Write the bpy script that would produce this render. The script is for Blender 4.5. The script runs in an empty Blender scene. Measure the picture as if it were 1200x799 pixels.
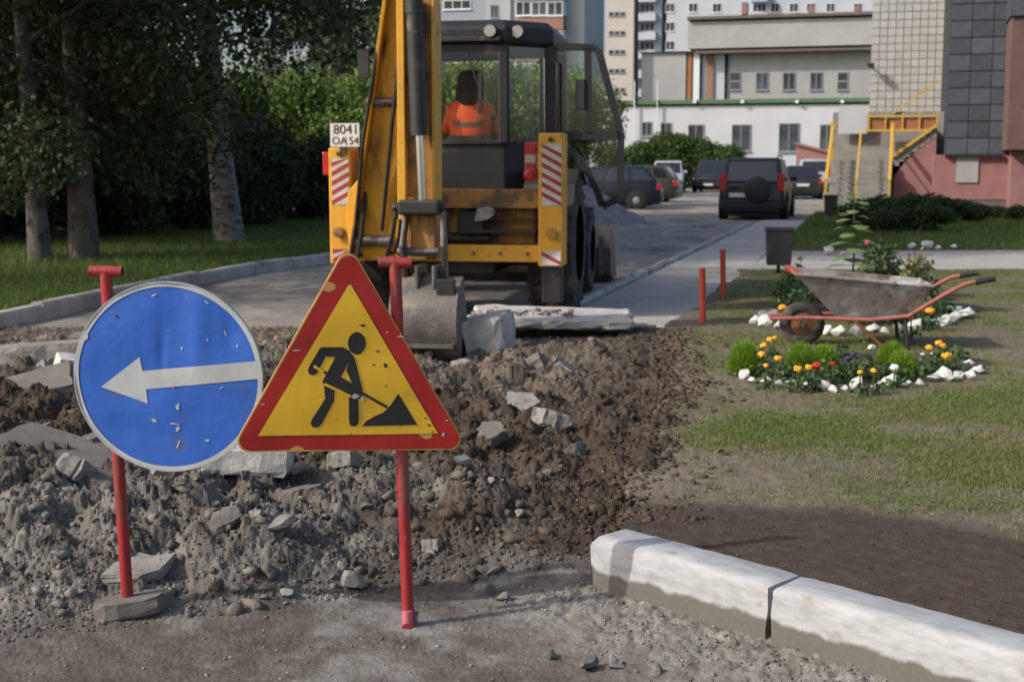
import bpy, bmesh, math, random
import numpy as np
from mathutils import Vector, Matrix, Euler
R = math.radians
rnd = random.Random(7)
rng = np.random.default_rng(11)
sc = bpy.context.scene
col = sc.collection

# ------------------------------------------------------------------ camera
F_PX, CAM_H = 1600.0, 1.5
PITCH = math.atan(206.5 / F_PX)
cd = bpy.data.cameras.new('camera'); cam = bpy.data.objects.new('camera', cd); col.objects.link(cam)
cam.location = (0, 0, CAM_H); cam.rotation_euler = (math.pi / 2 - PITCH, 0, 0)
cd.sensor_width = 36.0; cd.lens = 36.0 * F_PX / 1200.0; cd.clip_start = 0.1; cd.clip_end = 3000
cd.dof.use_dof = True; cd.dof.focus_distance = 4.42; cd.dof.aperture_fstop = 5.6
sc.camera = cam

# ------------------------------------------------------------------ sky and sun
SUN_H = Vector((0.94, 0.34)).normalized(); SUN_E = R(36)
w = bpy.data.worlds.new('World'); sc.world = w; w.use_nodes = True
nt = w.node_tree; nt.nodes.clear()
sky = nt.nodes.new('ShaderNodeTexSky'); sky.sky_type = 'NISHITA'; sky.sun_disc = False
sky.sun_elevation = SUN_E; sky.sun_rotation = math.atan2(-SUN_H.x, -SUN_H.y)
sky.air_density = 1.0; sky.dust_density = 3.5; sky.ozone_density = 1.0
bg = nt.nodes.new('ShaderNodeBackground'); bg.inputs['Strength'].default_value = 0.15
ow = nt.nodes.new('ShaderNodeOutputWorld')
nt.links.new(sky.outputs[0], bg.inputs[0]); nt.links.new(bg.outputs[0], ow.inputs[0])
sl = bpy.data.lights.new('sun', 'SUN'); sl.energy = 2.9; sl.angle = R(0.6); sl.color = (1.0, 0.95, 0.88)
so = bpy.data.objects.new('sun', sl); col.objects.link(so)
d = Vector((SUN_H.x * math.cos(SUN_E), SUN_H.y * math.cos(SUN_E), -math.sin(SUN_E)))
so.rotation_euler = d.to_track_quat('-Z', 'Y').to_euler(); so.location = (-20, -10, 30)

# ------------------------------------------------------------------ exposure
vs = sc.view_settings; vs.view_transform = 'Standard'; vs.look = 'None'; vs.gamma = 1.0
vs.use_curve_mapping = False; vs.exposure = 0.24
sc.cycles.use_denoising = True
sc.cycles.max_bounces = 8; sc.cycles.transparent_max_bounces = 12

# ------------------------------------------------------------------ pixel to place
_c, _s = math.cos(PITCH), math.sin(PITCH)
def ray(px, py):
    a = (px - 600) / F_PX; b = (399.5 - py) / F_PX
    return Vector((a, _c + b * _s, -_s + b * _c))
def g(px, py, z=0.0):                    # where a pixel's ray meets the level z
    r = ray(px, py); t = (z - CAM_H) / r.z
    return Vector((r.x * t, r.y * t, z))
def v(px, py, Y):                        # where a pixel's ray meets the upright plane y = Y
    r = ray(px, py); t = Y / r.y
    return Vector((r.x * t, Y, CAM_H + r.z * t))

# ------------------------------------------------------------------ materials
def ND(nt, t, **kw):
    n = nt.nodes.new(t)
    for k, val in kw.items(): setattr(n, k, val)
    return n
def c4(c): return (c[0], c[1], c[2], 1)
def mat(name, c1, c2=None, scale=5.0, rough=0.7, bump=0.0, bscale=40.0, metal=0.0, dirt=None, rand=0.0,
        attr=None, island=0.0, stretch=None, spec=0.5, coat=0.0, lo=0.35, hi=0.65, trans=0.0, rvar=0.0):
    m = bpy.data.materials.new(name); m.use_nodes = True; nt = m.node_tree; L = nt.links
    b = nt.nodes['Principled BSDF']
    tc = ND(nt, 'ShaderNodeTexCoord'); vec = tc.outputs['Object']
    if stretch:
        mp = ND(nt, 'ShaderNodeMapping'); mp.inputs['Scale'].default_value = stretch
        L.new(vec, mp.inputs['Vector']); vec = mp.outputs[0]
    def noise(s, det=6.0, off=0.0):
        n = ND(nt, 'ShaderNodeTexNoise'); n.inputs['Scale'].default_value = s; n.inputs['Detail'].default_value = det
        n.inputs['Roughness'].default_value = 0.62
        if off:
            q = ND(nt, 'ShaderNodeMapping'); q.inputs['Location'].default_value = (off, off * 1.7, off * .3)
            L.new(vec, q.inputs['Vector']); L.new(q.outputs[0], n.inputs['Vector'])
        else: L.new(vec, n.inputs['Vector'])
        return n.outputs['Fac']
    def ramp(src, a, z):
        r = ND(nt, 'ShaderNodeMapRange'); r.inputs['From Min'].default_value = a; r.inputs['From Max'].default_value = z
        L.new(src, r.inputs['Value']); return r.outputs[0]
    def mix(fac, A, B, mode='MIX'):
        x = ND(nt, 'ShaderNodeMix', data_type='RGBA', blend_type=mode)
        for sock, val in ((x.inputs[0], fac), (x.inputs[6], A), (x.inputs[7], B)):
            if isinstance(val, (tuple, list)): sock.default_value = c4(val)
            elif isinstance(val, (int, float)): sock.default_value = val
            else: L.new(val, sock)
        return x.outputs[2]
    if attr:
        at = ND(nt, 'ShaderNodeAttribute', attribute_name=attr); base = at.outputs['Color']
        if c2: base = mix(ramp(noise(scale), lo, hi), base, mix(1.0, base, c2, 'MULTIPLY'))
    elif c2: base = mix(ramp(noise(scale), lo, hi), c1, c2)
    else: base = None
    if dirt:
        for k, (dc, amt, ds) in enumerate(dirt):
            src = base if base is not None else c1
            base = mix(ramp(noise(ds, 8.0, 3.1 + 2 * k), 1 - amt - .06, 1 - amt + .06), src, dc)
    if rand or island:
        if rand: ri = ND(nt, 'ShaderNodeObjectInfo').outputs['Random']; amt = rand
        else: ri = ND(nt, 'ShaderNodeNewGeometry').outputs['Random Per Island']; amt = island
        r = ND(nt, 'ShaderNodeMapRange'); r.inputs['To Min'].default_value = 1 - amt; r.inputs['To Max'].default_value = 1 + amt
        L.new(ri, r.inputs['Value'])
        hs = ND(nt, 'ShaderNodeHueSaturation'); L.new(r.outputs[0], hs.inputs['Value'])
        r2 = ND(nt, 'ShaderNodeMapRange'); r2.inputs['To Min'].default_value = .5 + .05 * amt; r2.inputs['To Max'].default_value = .5 - .05 * amt
        L.new(ri, r2.inputs['Value']); L.new(r2.outputs[0], hs.inputs['Hue'])
        if base is None: hs.inputs['Color'].default_value = c4(c1)
        else: L.new(base, hs.inputs['Color'])
        base = hs.outputs[0]
    if base is None: b.inputs['Base Color'].default_value = c4(c1)
    else: L.new(base, b.inputs['Base Color'])
    b.inputs['Roughness'].default_value = rough; b.inputs['Metallic'].default_value = metal
    if rvar:
        r = ND(nt, 'ShaderNodeMapRange'); r.inputs['To Min'].default_value = rough - rvar; r.inputs['To Max'].default_value = rough + rvar
        L.new(noise(scale * 2, 5, 9.0), r.inputs['Value']); L.new(r.outputs[0], b.inputs['Roughness'])
    b.inputs['Specular IOR Level'].default_value = spec; b.inputs['Coat Weight'].default_value = coat
    if bump:
        bp = ND(nt, 'ShaderNodeBump'); bp.inputs['Strength'].default_value = bump; bp.inputs['Distance'].default_value = 0.02
        L.new(noise(bscale, 8.0, 1.3), bp.inputs['Height']); L.new(bp.outputs[0], b.inputs['Normal'])
    if trans:
        out = nt.nodes['Material Output']; tr = ND(nt, 'ShaderNodeBsdfTranslucent')
        if base is None: tr.inputs['Color'].default_value = c4(c1)
        else: L.new(base, tr.inputs['Color'])
        ms = ND(nt, 'ShaderNodeMixShader'); ms.inputs[0].default_value = trans
        L.new(b.outputs[0], ms.inputs[1]); L.new(tr.outputs[0], ms.inputs[2]); L.new(ms.outputs[0], out.inputs[0])
    return m
def glass_mat(name, tint=(.8, .85, .85), alpha=.25, rough=.05):
    m = bpy.data.materials.new(name); m.use_nodes = True; nt = m.node_tree; L = nt.links
    nt.nodes.remove(nt.nodes['Principled BSDF']); out = nt.nodes['Material Output']
    t = ND(nt, 'ShaderNodeBsdfTransparent'); t.inputs[0].default_value = c4(tint)
    gl = ND(nt, 'ShaderNodeBsdfGlossy'); gl.inputs['Roughness'].default_value = rough; gl.inputs[0].default_value = (.9, .95, 1, 1)
    fr = ND(nt, 'ShaderNodeFresnel'); fr.inputs[0].default_value = 1.5
    df = ND(nt, 'ShaderNodeBsdfDiffuse'); df.inputs[0].default_value = (.25, .24, .22, 1)
    m1 = ND(nt, 'ShaderNodeMixShader'); L.new(fr.outputs[0], m1.inputs[0]); L.new(t.outputs[0], m1.inputs[1]); L.new(gl.outputs[0], m1.inputs[2])
    m2 = ND(nt, 'ShaderNodeMixShader'); m2.inputs[0].default_value = alpha; L.new(m1.outputs[0], m2.inputs[1]); L.new(df.outputs[0], m2.inputs[2])
    L.new(m2.outputs[0], out.inputs[0]); return m

# ------------------------------------------------------------------ mesh helpers
def npmesh(name, V, Fa, smooth=False):
    V = np.asarray(V, dtype=np.float32); Fa = np.asarray(Fa, dtype=np.int32); k = Fa.shape[1]
    me = bpy.data.meshes.new(name); me.vertices.add(len(V)); me.vertices.foreach_set('co', V.ravel())
    me.loops.add(Fa.size); me.loops.foreach_set('vertex_index', Fa.ravel())
    me.polygons.add(len(Fa)); me.polygons.foreach_set('loop_start', np.arange(0, Fa.size, k, dtype=np.int32))
    me.update(calc_edges=True)
    if smooth: me.polygons.foreach_set('use_smooth', np.ones(len(Fa), dtype=bool))
    return me
def link(name, me, m=None, parent=None):
    o = bpy.data.objects.new(name, me); col.objects.link(o)
    if m and me is not None and not me.materials: me.materials.append(m)
    if parent: o.parent = parent
    return o
def tag(o, label=None, cat=None, group=None, kind=None):
    if label: o['label'] = label
    if cat: o['category'] = cat
    if group: o['group'] = group
    if kind: o['kind'] = kind
    return o
def empty(name, loc=(0, 0, 0), rz=0.0, label=None, cat=None, group=None):
    o = bpy.data.objects.new(name, None); col.objects.link(o); o.location = loc; o.rotation_euler = (0, 0, rz)
    o.empty_display_size = .2
    return tag(o, label, cat, group)
def copy_tree(o, parent=None):
    n = o.copy(); col.objects.link(n); n.parent = parent
    for ch in list(o.children): copy_tree(ch, n)
    return n

class MB:
    def __init__(s, org=(0, 0, 0)): s.v = []; s.f = []; s.o = Vector(org)
    def add(s, vs, fs):
        k = len(s.v); s.v += [tuple(Vector(p) - s.o) for p in vs]; s.f += [tuple(i + k for i in f) for f in fs]; return s
    def box(s, c, sz, rot=None):
        c = Vector(c); hx, hy, hz = sz[0] / 2, sz[1] / 2, sz[2] / 2
        M = Euler(rot).to_matrix() if rot is not None else Matrix.Identity(3)
        vs = [c + M @ Vector((x * hx, y * hy, z * hz)) for x in (-1, 1) for y in (-1, 1) for z in (-1, 1)]
        return s.add(vs, [(0, 1, 3, 2), (4, 6, 7, 5), (0, 4, 5, 1), (2, 3, 7, 6), (0, 2, 6, 4), (1, 5, 7, 3)])
    def lohi(s, a, b):
        return s.box([(a[i] + b[i]) / 2 for i in range(3)], [abs(b[i] - a[i]) for i in range(3)])
    def bar(s, p, q, wd, ht, up=(0, 0, 1)):
        return s.beam([p, q], [(wd, ht), (wd, ht)], up)
    def beam(s, pts, wh, up=(0, 0, 1)):           # rectangular tube through points with a width and height at each
        pts = [Vector(p) for p in pts]; rings = []
        for i, p in enumerate(pts):
            t = (pts[min(i + 1, len(pts) - 1)] - pts[max(i - 1, 0)]).normalized()
            sd = t.cross(Vector(up))
            if sd.length < 1e-4: sd = t.cross(Vector((0, 1, 0)))
            sd.normalize(); u = sd.cross(t).normalized(); a, b = wh[i][0] / 2, wh[i][1] / 2
            rings.append([p + sd * a + u * b, p - sd * a + u * b, p - sd * a - u * b, p + sd * a - u * b])
        return s.loft(rings)
    def loft(s, rings, cap=True):
        n = len(rings[0]); vs = [p for r in rings for p in r]; fs = []
        for i in range(len(rings) - 1):
            for j in range(n):
                k = (j + 1) % n; fs.append((i * n + j, i * n + k, (i + 1) * n + k, (i + 1) * n + j))
        if cap: fs.append(tuple(range(n - 1, -1, -1))); fs.append(tuple((len(rings) - 1) * n + j for j in range(n)))
        return s.add(vs, fs)
    def tube(s, pts, r, n=10, cap=True):
        pts = [Vector(p) for p in pts]; rr = r if isinstance(r, (list, tuple)) else [r] * len(pts); rings = []
        ref = Vector((0, 0, 1)) if abs((pts[-1] - pts[0]).normalized().z) < .9 else Vector((1, 0, 0))
        for i, p in enumerate(pts):
            t = (pts[min(i + 1, len(pts) - 1)] - pts[max(i - 1, 0)]).normalized()
            a = t.cross(ref).normalized(); b = a.cross(t)
            rings.append([p + (a * math.cos(2 * math.pi * j / n) + b * math.sin(2 * math.pi * j / n)) * rr[i] for j in range(n)])
        return s.loft(rings, cap)
    def lathe(s, prof, c, axis=(0, 0, 1), n=24, cap=True):   # prof: (radius, offset along axis)
        ax = Vector(axis).normalized(); ref = Vector((0, 0, 1)) if abs(ax.z) < .9 else Vector((1, 0, 0))
        a = ax.cross(ref).normalized(); b = ax.cross(a); c = Vector(c)
        rings = [[c + ax * h + (a * math.cos(2 * math.pi * j / n) + b * math.sin(2 * math.pi * j / n)) * r for j in range(n)] for r, h in prof]
        return s.loft(rings, cap)
    def prism(s, poly, fn, t0, t1):               # poly of 2-D points, fn(u, v, t) -> 3-D
        n = len(poly); vs = [fn(p[0], p[1], t0) for p in poly] + [fn(p[0], p[1], t1) for p in poly]
        return s.add(vs, [tuple(range(n)), tuple(range(2 * n - 1, n - 1, -1))] + [(j, j + n, (j + 1) % n + n, (j + 1) % n) for j in range(n)])
    def mesh(s, name, m=None, smooth=None):
        me = bpy.data.meshes.new(name); me.from_pydata(s.v, [], s.f)
        bm = bmesh.new(); bm.from_mesh(me); bmesh.ops.recalc_face_normals(bm, faces=bm.faces); bm.to_mesh(me); bm.free()
        if m: me.materials.append(m)
        if smooth:
            me.polygons.foreach_set('use_smooth', np.ones(len(me.polygons), dtype=bool))
            me.set_sharp_from_angle(angle=R(smooth if smooth is not True else 35))
        return me
    def build(s, name, m=None, parent=None, smooth=None, bevel=0.0, seg=2):
        o = link(name, s.mesh(name, m, smooth), None, parent)
        if bevel:
            b = o.modifiers.new('bevel', 'BEVEL'); b.width = bevel; b.segments = seg; b.limit_method = 'ANGLE'; b.angle_limit = R(40)
        return o

# noise on arrays
def _h(ix, iy, s):
    n = (ix.astype(np.int64) * 374761393 + iy.astype(np.int64) * 668265263 + s * 974634777) & 0x7fffffff
    n = ((n ^ (n >> 13)) * 1274126177) & 0x7fffffff
    n = ((n ^ (n >> 16)) * 1597334677) & 0x7fffffff
    return (n & 0xffff) / 65535.0
def vnoise(x, y, s=0):
    x0 = np.floor(x); y0 = np.floor(y); fx = x - x0; fy = y - y0; ux = fx * fx * (3 - 2 * fx); uy = fy * fy * (3 - 2 * fy)
    a = _h(x0, y0, s); b = _h(x0 + 1, y0, s); c = _h(x0, y0 + 1, s); e = _h(x0 + 1, y0 + 1, s)
    return (a * (1 - ux) + b * ux) * (1 - uy) + (c * (1 - ux) + e * ux) * uy
def fbm(x, y, s=0, o=4, gain=.5):
    t = np.zeros_like(np.asarray(x, float)); a = 1.0; tot = 0
    for k in range(o):
        t += a * vnoise(x * 2 ** k + 17.3 * k, y * 2 ** k - 9.1 * k, s + k); tot += a; a *= gain
    return t / tot * 2 - 1
def clods(x, y, s=0):                             # rounded lumps, 0..1
    x0 = np.floor(x); y0 = np.floor(y); best = np.full(np.shape(x), 9.0); val = np.zeros(np.shape(x))
    for dx in (-1, 0, 1):
        for dy in (-1, 0, 1):
            cx = x0 + dx; cy = y0 + dy
            px = cx + _h(cx, cy, s); py = cy + _h(cx, cy, s + 5)
            dd = np.hypot(x - px, y - py); better = dd < best
            val = np.where(better, _h(cx, cy, s + 9), val); best = np.minimum(best, dd)
    return np.clip(1 - (best / .78) ** 2, 0, 1) ** .85 * (.2 + .8 * val)
def sm(x, a, b):
    t = np.clip((x - a) / (b - a), 0, 1); return t * t * (3 - 2 * t)
def rock_mesh(name, seed, flat=.7, sub=2, rough=.28, m=None):
    bm = bmesh.new(); bmesh.ops.create_icosphere(bm, subdivisions=sub, radius=.5); r = random.Random(seed)
    cuts = [(Vector((r.gauss(0, 1), r.gauss(0, 1), r.gauss(0, 1))).normalized(), r.uniform(.17, .36)) for _ in range(13)]
    sx, sy = r.uniform(.8, 1.2), r.uniform(.65, 1.0)
    for q in bm.verts:
        for n, dd in cuts:
            e = q.co.dot(n) - dd
            if e > 0: q.co -= n * e * .97
        q.co *= 1 + r.uniform(-rough, rough) * .14
        q.co.x *= sx; q.co.y *= sy; q.co.z *= flat
    me = bpy.data.meshes.new(name); bm.to_mesh(me); bm.free()
    if m: me.materials.append(m)
    return me
# ================================================================== MATERIALS
M = {}
M['earth'] = mat('earth', (.09, .075, .05), (.06, .07, .03), .6, .95)
M['asphalt'] = mat('asphalt', (.185, .172, .155), (.24, .225, .20), 1.3, .9, .4, 90, stretch=(1.6, .7, 1), dirt=[((.33, .295, .245), .44, .9), ((.10, .094, .088), .40, .6), ((.07, .067, .064), .33, 2.5)])
M['dug'] = mat('dug', (1, 1, 1), (.58, .55, .52), 9, .97, .45, 80, attr='Col', spec=.15)
M['lawn'] = mat('lawn', (1, 1, 1), (.68, .66, .62), 16, .97, .6, 60, attr='Col', spec=.15)
M['concrete'] = mat('concrete', (.42, .392, .35), (.33, .308, .272), 2.2, .9, .25, 60, dirt=[((.22, .2, .17), .33, 1.2)])
M['kerb_old'] = mat('kerb_old', (.46, .44, .41), (.32, .305, .28), 3, .92, .35, 50, dirt=[((.12, .11, .09), .36, 2.5)], rand=.12)
M['slab'] = mat('slab', (.30, .28, .25), (.20, .185, .165), 6, .95, .5, 45, dirt=[((.11, .09, .07), .4, 5)], rand=.15)
M['white_conc'] = mat('white_conc', (.55, .53, .49), (.40, .38, .35), 6, .92, .4, 45, dirt=[((.16, .13, .1), .36, 6)])
M['asph_slab'] = mat('asph_slab', (.115, .105, .092), (.16, .142, .122), 7, .95, .25, 30, dirt=[((.2, .17, .14), .35, 7)])
M['stone'] = mat('stone', (.26, .248, .225), (.175, .162, .142), 4, .93, .4, 14, dirt=[((.10, .08, .06), .38, 3)], rand=.45)
M['clod'] = mat('clod', (1, 1, 1), (.75, .72, .7), 9, .97, .6, 60, attr='Col', island=.42, spec=.1)
M['pebble'] = mat('pebble', (.24, .225, .205), (.16, .15, .135), 6, .95, .3, 20, island=.4, spec=.15)
M['gravel'] = mat('gravel', (.25, .25, .26), (.16, .16, .17), 5, .95, .8, 22)
M['grass'] = mat('grass', (.13, .19, .045), (.20, .20, .08), 1.1, .8, island=.4, trans=.3, spec=.2)
M['grass_dark'] = mat('grass_dark', (.14, .21, .05), (.10, .155, .04), 1.2, .8, island=.4, trans=.3, spec=.2)
M['white_stone'] = mat('white_stone', (.66, .65, .62), (.48, .47, .43), 5, .85, .4, 14, rand=.15, dirt=[((.24, .2, .15), .38, 3)])

# ================================================================== GROUND
o = link('ground', npmesh('ground', [(-900, -300, -.2), (900, -300, -.2), (900, 1500, -.2), (-900, 1500, -.2)], [(0, 1, 2, 3)]), M['earth'])
tag(o, kind='structure')
def poly_obj(name, pts, z, m, thick=.18):
    mb = MB(); n = len(pts)
    mb.add([(p[0], p[1], z) for p in pts] + [(p[0], p[1], z - thick) for p in pts], [tuple(range(n))] + [(j, j + n, (j + 1) % n + n, (j + 1) % n) for j in range(n)])
    return tag(mb.build(name, m), kind='structure')
mb = MB()
for P_ in ([(-8, -14), (9, -14), (9, 2.25), (-1.36, 2.25), (-7.35, 11.85), (-8, 11.85)], [(-9, 11.85), (60, 11.85), (60, 95), (-9, 95)]):
    mb.add([(p[0], p[1], -.012) for p in P_], [tuple(range(len(P_)))])
tag(mb.build('road', M['asphalt']), kind='structure')

# ---- the excavated strip with the trampled foreground
YF = ([-6, -1.6, -.77, -.34, 0, .27, 3], [4.1, 4.12, 4.45, 4.72, 4.82, 4.95, 4.95])
XL = ([0, 4.87, 6, 8, 9.3, 11.2, 12.3, 18.4], [5.15, .41, .52, .92, 1.06, 1.24, 1.5, 3.1])
def xl(y): return np.interp(y, *XL) + np.where(y > 4.95, .13 * fbm(y * 1.7, y * 0 + 3.3, 31, 3), 0)
def dig_h(x, y, fine=True):
    x = np.asarray(x, float); y = np.asarray(y, float)
    yf = np.interp(x, *YF) + .10 * fbm(x * 2.1, x * 0, 41, 3)
    m = sm(y - yf, -.05, .75) * (1 - sm(y, 10.6, 12.0))
    base = np.interp(y, [4, 5.2, 6.3, 8, 9.5, 10.7, 11.4, 12], [.08, .10, .09, .04, -.01, -.05, -.04, 0]) + .08 * sm(-x, 1.0, 2.6) * (1 - sm(y, 8.5, 11))
    h = m * (base + .085 * fbm(x * 1.2, y * 1.2, 1, 3) + .06 * fbm(x * 3.3, y * 3.3, 2, 3))
    bank = sm(x - xl(y), -.8, .0) * sm(y, 4.75, 5.1)
    h = h * (1 - .6 * bank) + bank * (.035 + .04 * fbm(x * 3, y * 3, 6, 3))
    if fine:
        k = .12 + .88 * m
        wx = .05 * fbm(x * 7, y * 7, 91, 3); wy = .05 * fbm(x * 7, y * 7, 92, 3); x, y = x + wx, y + wy
        m = m * (1 - .55 * bank)
        h = h + m * (.11 * clods(x * 3.3, y * 3.3, 3) + .06 * clods(x * 7 + 3, y * 7, 4) + .025 * clods(x * 13 + 3, y * 13, 15)) + k * (.02 * clods(x * 22, y * 22, 5) + .010 * clods(x * 55, y * 55, 6))
        h = h + m * (.03 * fbm(x * 14, y * 14, 8, 4, .65) + .095 * (.35 - np.abs(fbm(x * 2.6, y * 2.6, 9, 6, .62))))
        x, y = x - wx, y - wy
    pit = np.exp(-(((x + .62) / .55) ** 2 + ((y - 10.6) / .9) ** 2)); h = h - .17 * pit * (y > 8)
    # gravel bed along the foot of the kerb
    u = (x - .27) * .73 + (y - 4.7) * .68; al = (x - .27) * .68 - (y - 4.7) * .73
    gb = sm(u, -.62, -.08) * sm(al, -.25, .1) * (u < .1)
    h = h + gb * (.004 + .018 * clods(x * 16, y * 16, 12) + .014 * clods(x * 34, y * 34, 13) if fine else .004)
    xn = .34 * fbm(x * 2.3, y * 2.3, 14, 6, .68)
    inside = sm(x - xl(y) - np.where(y > 4.9, xn + .03, 0), .02, .3)               # sinks away under the lawn
    return h * (1 - inside) - .03 * inside * (1 - .0 * y) - .06 * (y < 4.9) * inside
ny, nx = 600, 640
yy = 2.2 * (12.6 / 2.2) ** np.linspace(0, 1, ny); tt = np.linspace(-.62, .5, nx)
Yg, Tg = np.meshgrid(yy, tt, indexing='ij'); Xg = Yg * Tg
Hg = dig_h(Xg, Yg)
Vd = np.stack([Xg, Yg, Hg], -1).reshape(-1, 3)
idx = np.arange(ny * nx).reshape(ny, nx)
Fd = np.stack([idx[:-1, :-1], idx[:-1, 1:], idx[1:, 1:], idx[1:, :-1]], -1).reshape(-1, 4)
Vd[:, 2] += (rng.normal(0, 1, len(Vd)) * (.0015 + .0055 * sm(Vd[:, 1] - np.interp(Vd[:, 0], *YF), -.1, .5)) * np.clip(Vd[:, 1] / 5, .8, 1.6))
Vd[:, :2] += rng.normal(0, 1, (len(Vd), 2)) * (.0022 * sm(Vd[:, 1] - np.interp(Vd[:, 0], *YF), -.1, .4) * np.clip(Vd[:, 1] / 5, .8, 1.6))[:, None]
me = npmesh('dug_earth', Vd, Fd, False)
def dig_col(x, y):
    yf = np.interp(x, *YF); inn = sm(y - yf, -.1, .35)
    n1 = fbm(x * .9, y * .9, 51, 4); n2 = fbm(x * 3.5, y * 3.5, 52, 4)
    grey = np.clip(sm(n1 * .7 + n2 * .4 + (5.3 - y) * .55 - (x + .5) * .25, -.25, .4), 0, 1)
    brown = np.array([.088, .067, .05]); gr = np.array([.19, .177, .157]); tram = np.array([.145, .125, .105]); pale = np.array([.25, .24, .22])
    C = brown[None] * (1 - grey)[:, None] + gr[None] * grey[:, None]
    far = sm(y + 1.2 * n1, 7.0, 9.5)[:, None] * .7; C = C * (1 - far) + np.array([.195, .168, .136])[None] * far
    fc = tram[None] * (1 - sm(n2, .05, .5))[:, None] + pale[None] * sm(n2, .05, .5)[:, None]
    n4 = fbm(x * 9, y * 9, 53, 3); C = C * (1 + .45 * n4 * inn)[:, None]
    C = fc * (1 - inn)[:, None] + C * inn[:, None]
    u = (x - .27) * .73 + (y - 4.7) * .68; al = (x - .27) * .68 - (y - 4.7) * .73
    gb = (sm(u, -.7, -.3) * sm(al, -.3, .1) * (u < .1))[:, None]
    C = C * (1 - gb) + np.array([.27, .255, .225])[None] * gb
    bank = (sm(x - xl(y), -.7, -.2) * (y > 5))[:, None] * .75
    return C * (1 - bank) + np.array([.085, .064, .048])[None] * bank
def set_col(me, C):
    a = me.color_attributes.new('Col', 'FLOAT_COLOR', 'POINT')
    a.data.foreach_set('color', np.concatenate([C, np.ones((len(C), 1))], 1).astype(np.float32).ravel())
set_col(me, dig_col(Vd[:, 0], Vd[:, 1]))
tag(link('dug_earth', me, M['dug']), kind='structure')

# ---- the lawn on the right, bare soil behind the kerb
def lawn_h(x, y):
    return np.interp(y, [0, 4.5, 7, 12, 19], [.17, .165, .13, .10, .085]) + .012 * fbm(x * 1.5, y * 1.5, 61, 3) + .008 * clods(x * 17, y * 17, 62) + .006 * fbm(x * 30, y * 30, 63, 3)
def lawn_green(x, y):
    n = .75 * fbm(x * .8, y * 1.3, 71, 4) + .5 * fbm(x * 3, y * 4, 72, 3)
    soil = sm(y - (5.35 - .75 * np.maximum(0, x - 1.3) + .16 * fbm(x * 1.6, y * 1.6, 74, 5, .65)), -.22, .12)   # fresh soil strip in front
    bare = sm(y + 1.0 * (x - 1.0) + .5 * fbm(x * 1.1, y * 1.1, 75, 3), 5.5, 6.7)
    edge = sm(x - np.interp(y, *XL), .0, .35)
    return np.clip((.22 + .78 * sm(n, -.45, .35)) * soil * (.26 + .74 * bare) * (.15 + .85 * edge), 0, 1), soil
ny, nx = 330, 360
yy = 2.0 * (18.6 / 2.0) ** np.linspace(0, 1, ny); ss = np.linspace(0, 1, nx) ** 1.6
XLy = xl(yy); Yg = np.repeat(yy[:, None], nx, 1); Xg = XLy[:, None] + ss[None] * (np.maximum(10.5, yy * .6) - XLy)[:, None]
Hg = lawn_h(Xg, Yg); Hg[:, 0] -= .16; Hg[:, 1] -= .05
Vl = np.stack([Xg, Yg, Hg], -1).reshape(-1, 3); idx = np.arange(ny * nx).reshape(ny, nx)
me = npmesh('lawn', Vl, np.stack([idx[:-1, :-1], idx[:-1, 1:], idx[1:, 1:], idx[1:, :-1]], -1).reshape(-1, 4), True)
gm, soil = lawn_green(Vl[:, 0], Vl[:, 1]); n3 = fbm(Vl[:, 0] * 2, Vl[:, 1] * 2, 77, 4)[:, None] * .5 + .5
C = np.array([.082, .064, .05])[None] * (1 - soil)[:, None] + (np.array([.235, .2, .162])[None] * n3 + np.array([.165, .138, .108])[None] * (1 - n3)) * soil[:, None]
C = C * (1 - gm[:, None] * .7) + np.array([.16, .165, .075])[None] * gm[:, None] * .7
set_col(me, C); tag(link('lawn', me, M['lawn']), kind='structure')

def blades(P, h0, h1, wd, lean=.5, seed=1):
    r = np.random.default_rng(seed); n = len(P); a = r.uniform(0, 6.283, n); h = r.uniform(h0, h1, n); ln = r.normal(0, lean, (n, 2)) * h[:, None]
    s = np.stack([np.cos(a), np.sin(a), np.zeros(n)], 1) * wd * .5 * r.uniform(.6, 1.3, n)[:, None]
    tip = P + np.concatenate([ln, h[:, None]], 1); V = np.stack([P - s, P + s, tip], 1).reshape(-1, 3)
    return V, np.arange(3 * n).reshape(-1, 3)
def scatter_lawn(n, seed, y0=4.2, y1=18.4):
    r = np.random.default_rng(seed); y = y0 * (y1 / y0) ** r.uniform(0, 1, n); x0 = np.interp(y, *XL)
    x = x0 + r.uniform(0, 1, n) * (np.maximum(np.minimum(.8 * y, 10.4), x0 + .4) - x0)
    gmask, _ = lawn_green(x, y); k = r.uniform(0, 1, n) < gmask ** 1.3
    x, y = x[k], y[k]; return np.stack([x, y, lawn_h(x, y) - .004], 1)
P = scatter_lawn(760000, 5); Vb, Fb = blades(P, .008, .028, .006, .9, 6)
P2 = scatter_lawn(100000, 8); t2 = fbm(P2[:, 0] * 2.2, P2[:, 1] * 2.2, 79, 3) > .22; Vb2, Fb2 = blades(P2[t2], .02, .06, .007, .6, 9)
tag(link('lawn_grass', npmesh('lawn_grass', np.concatenate([Vb, Vb2]), np.concatenate([Fb, Fb2 + len(Vb)])), M['grass']),
    'short patchy green and straw grass on the sunny lawn', 'grass', kind='stuff')

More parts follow.
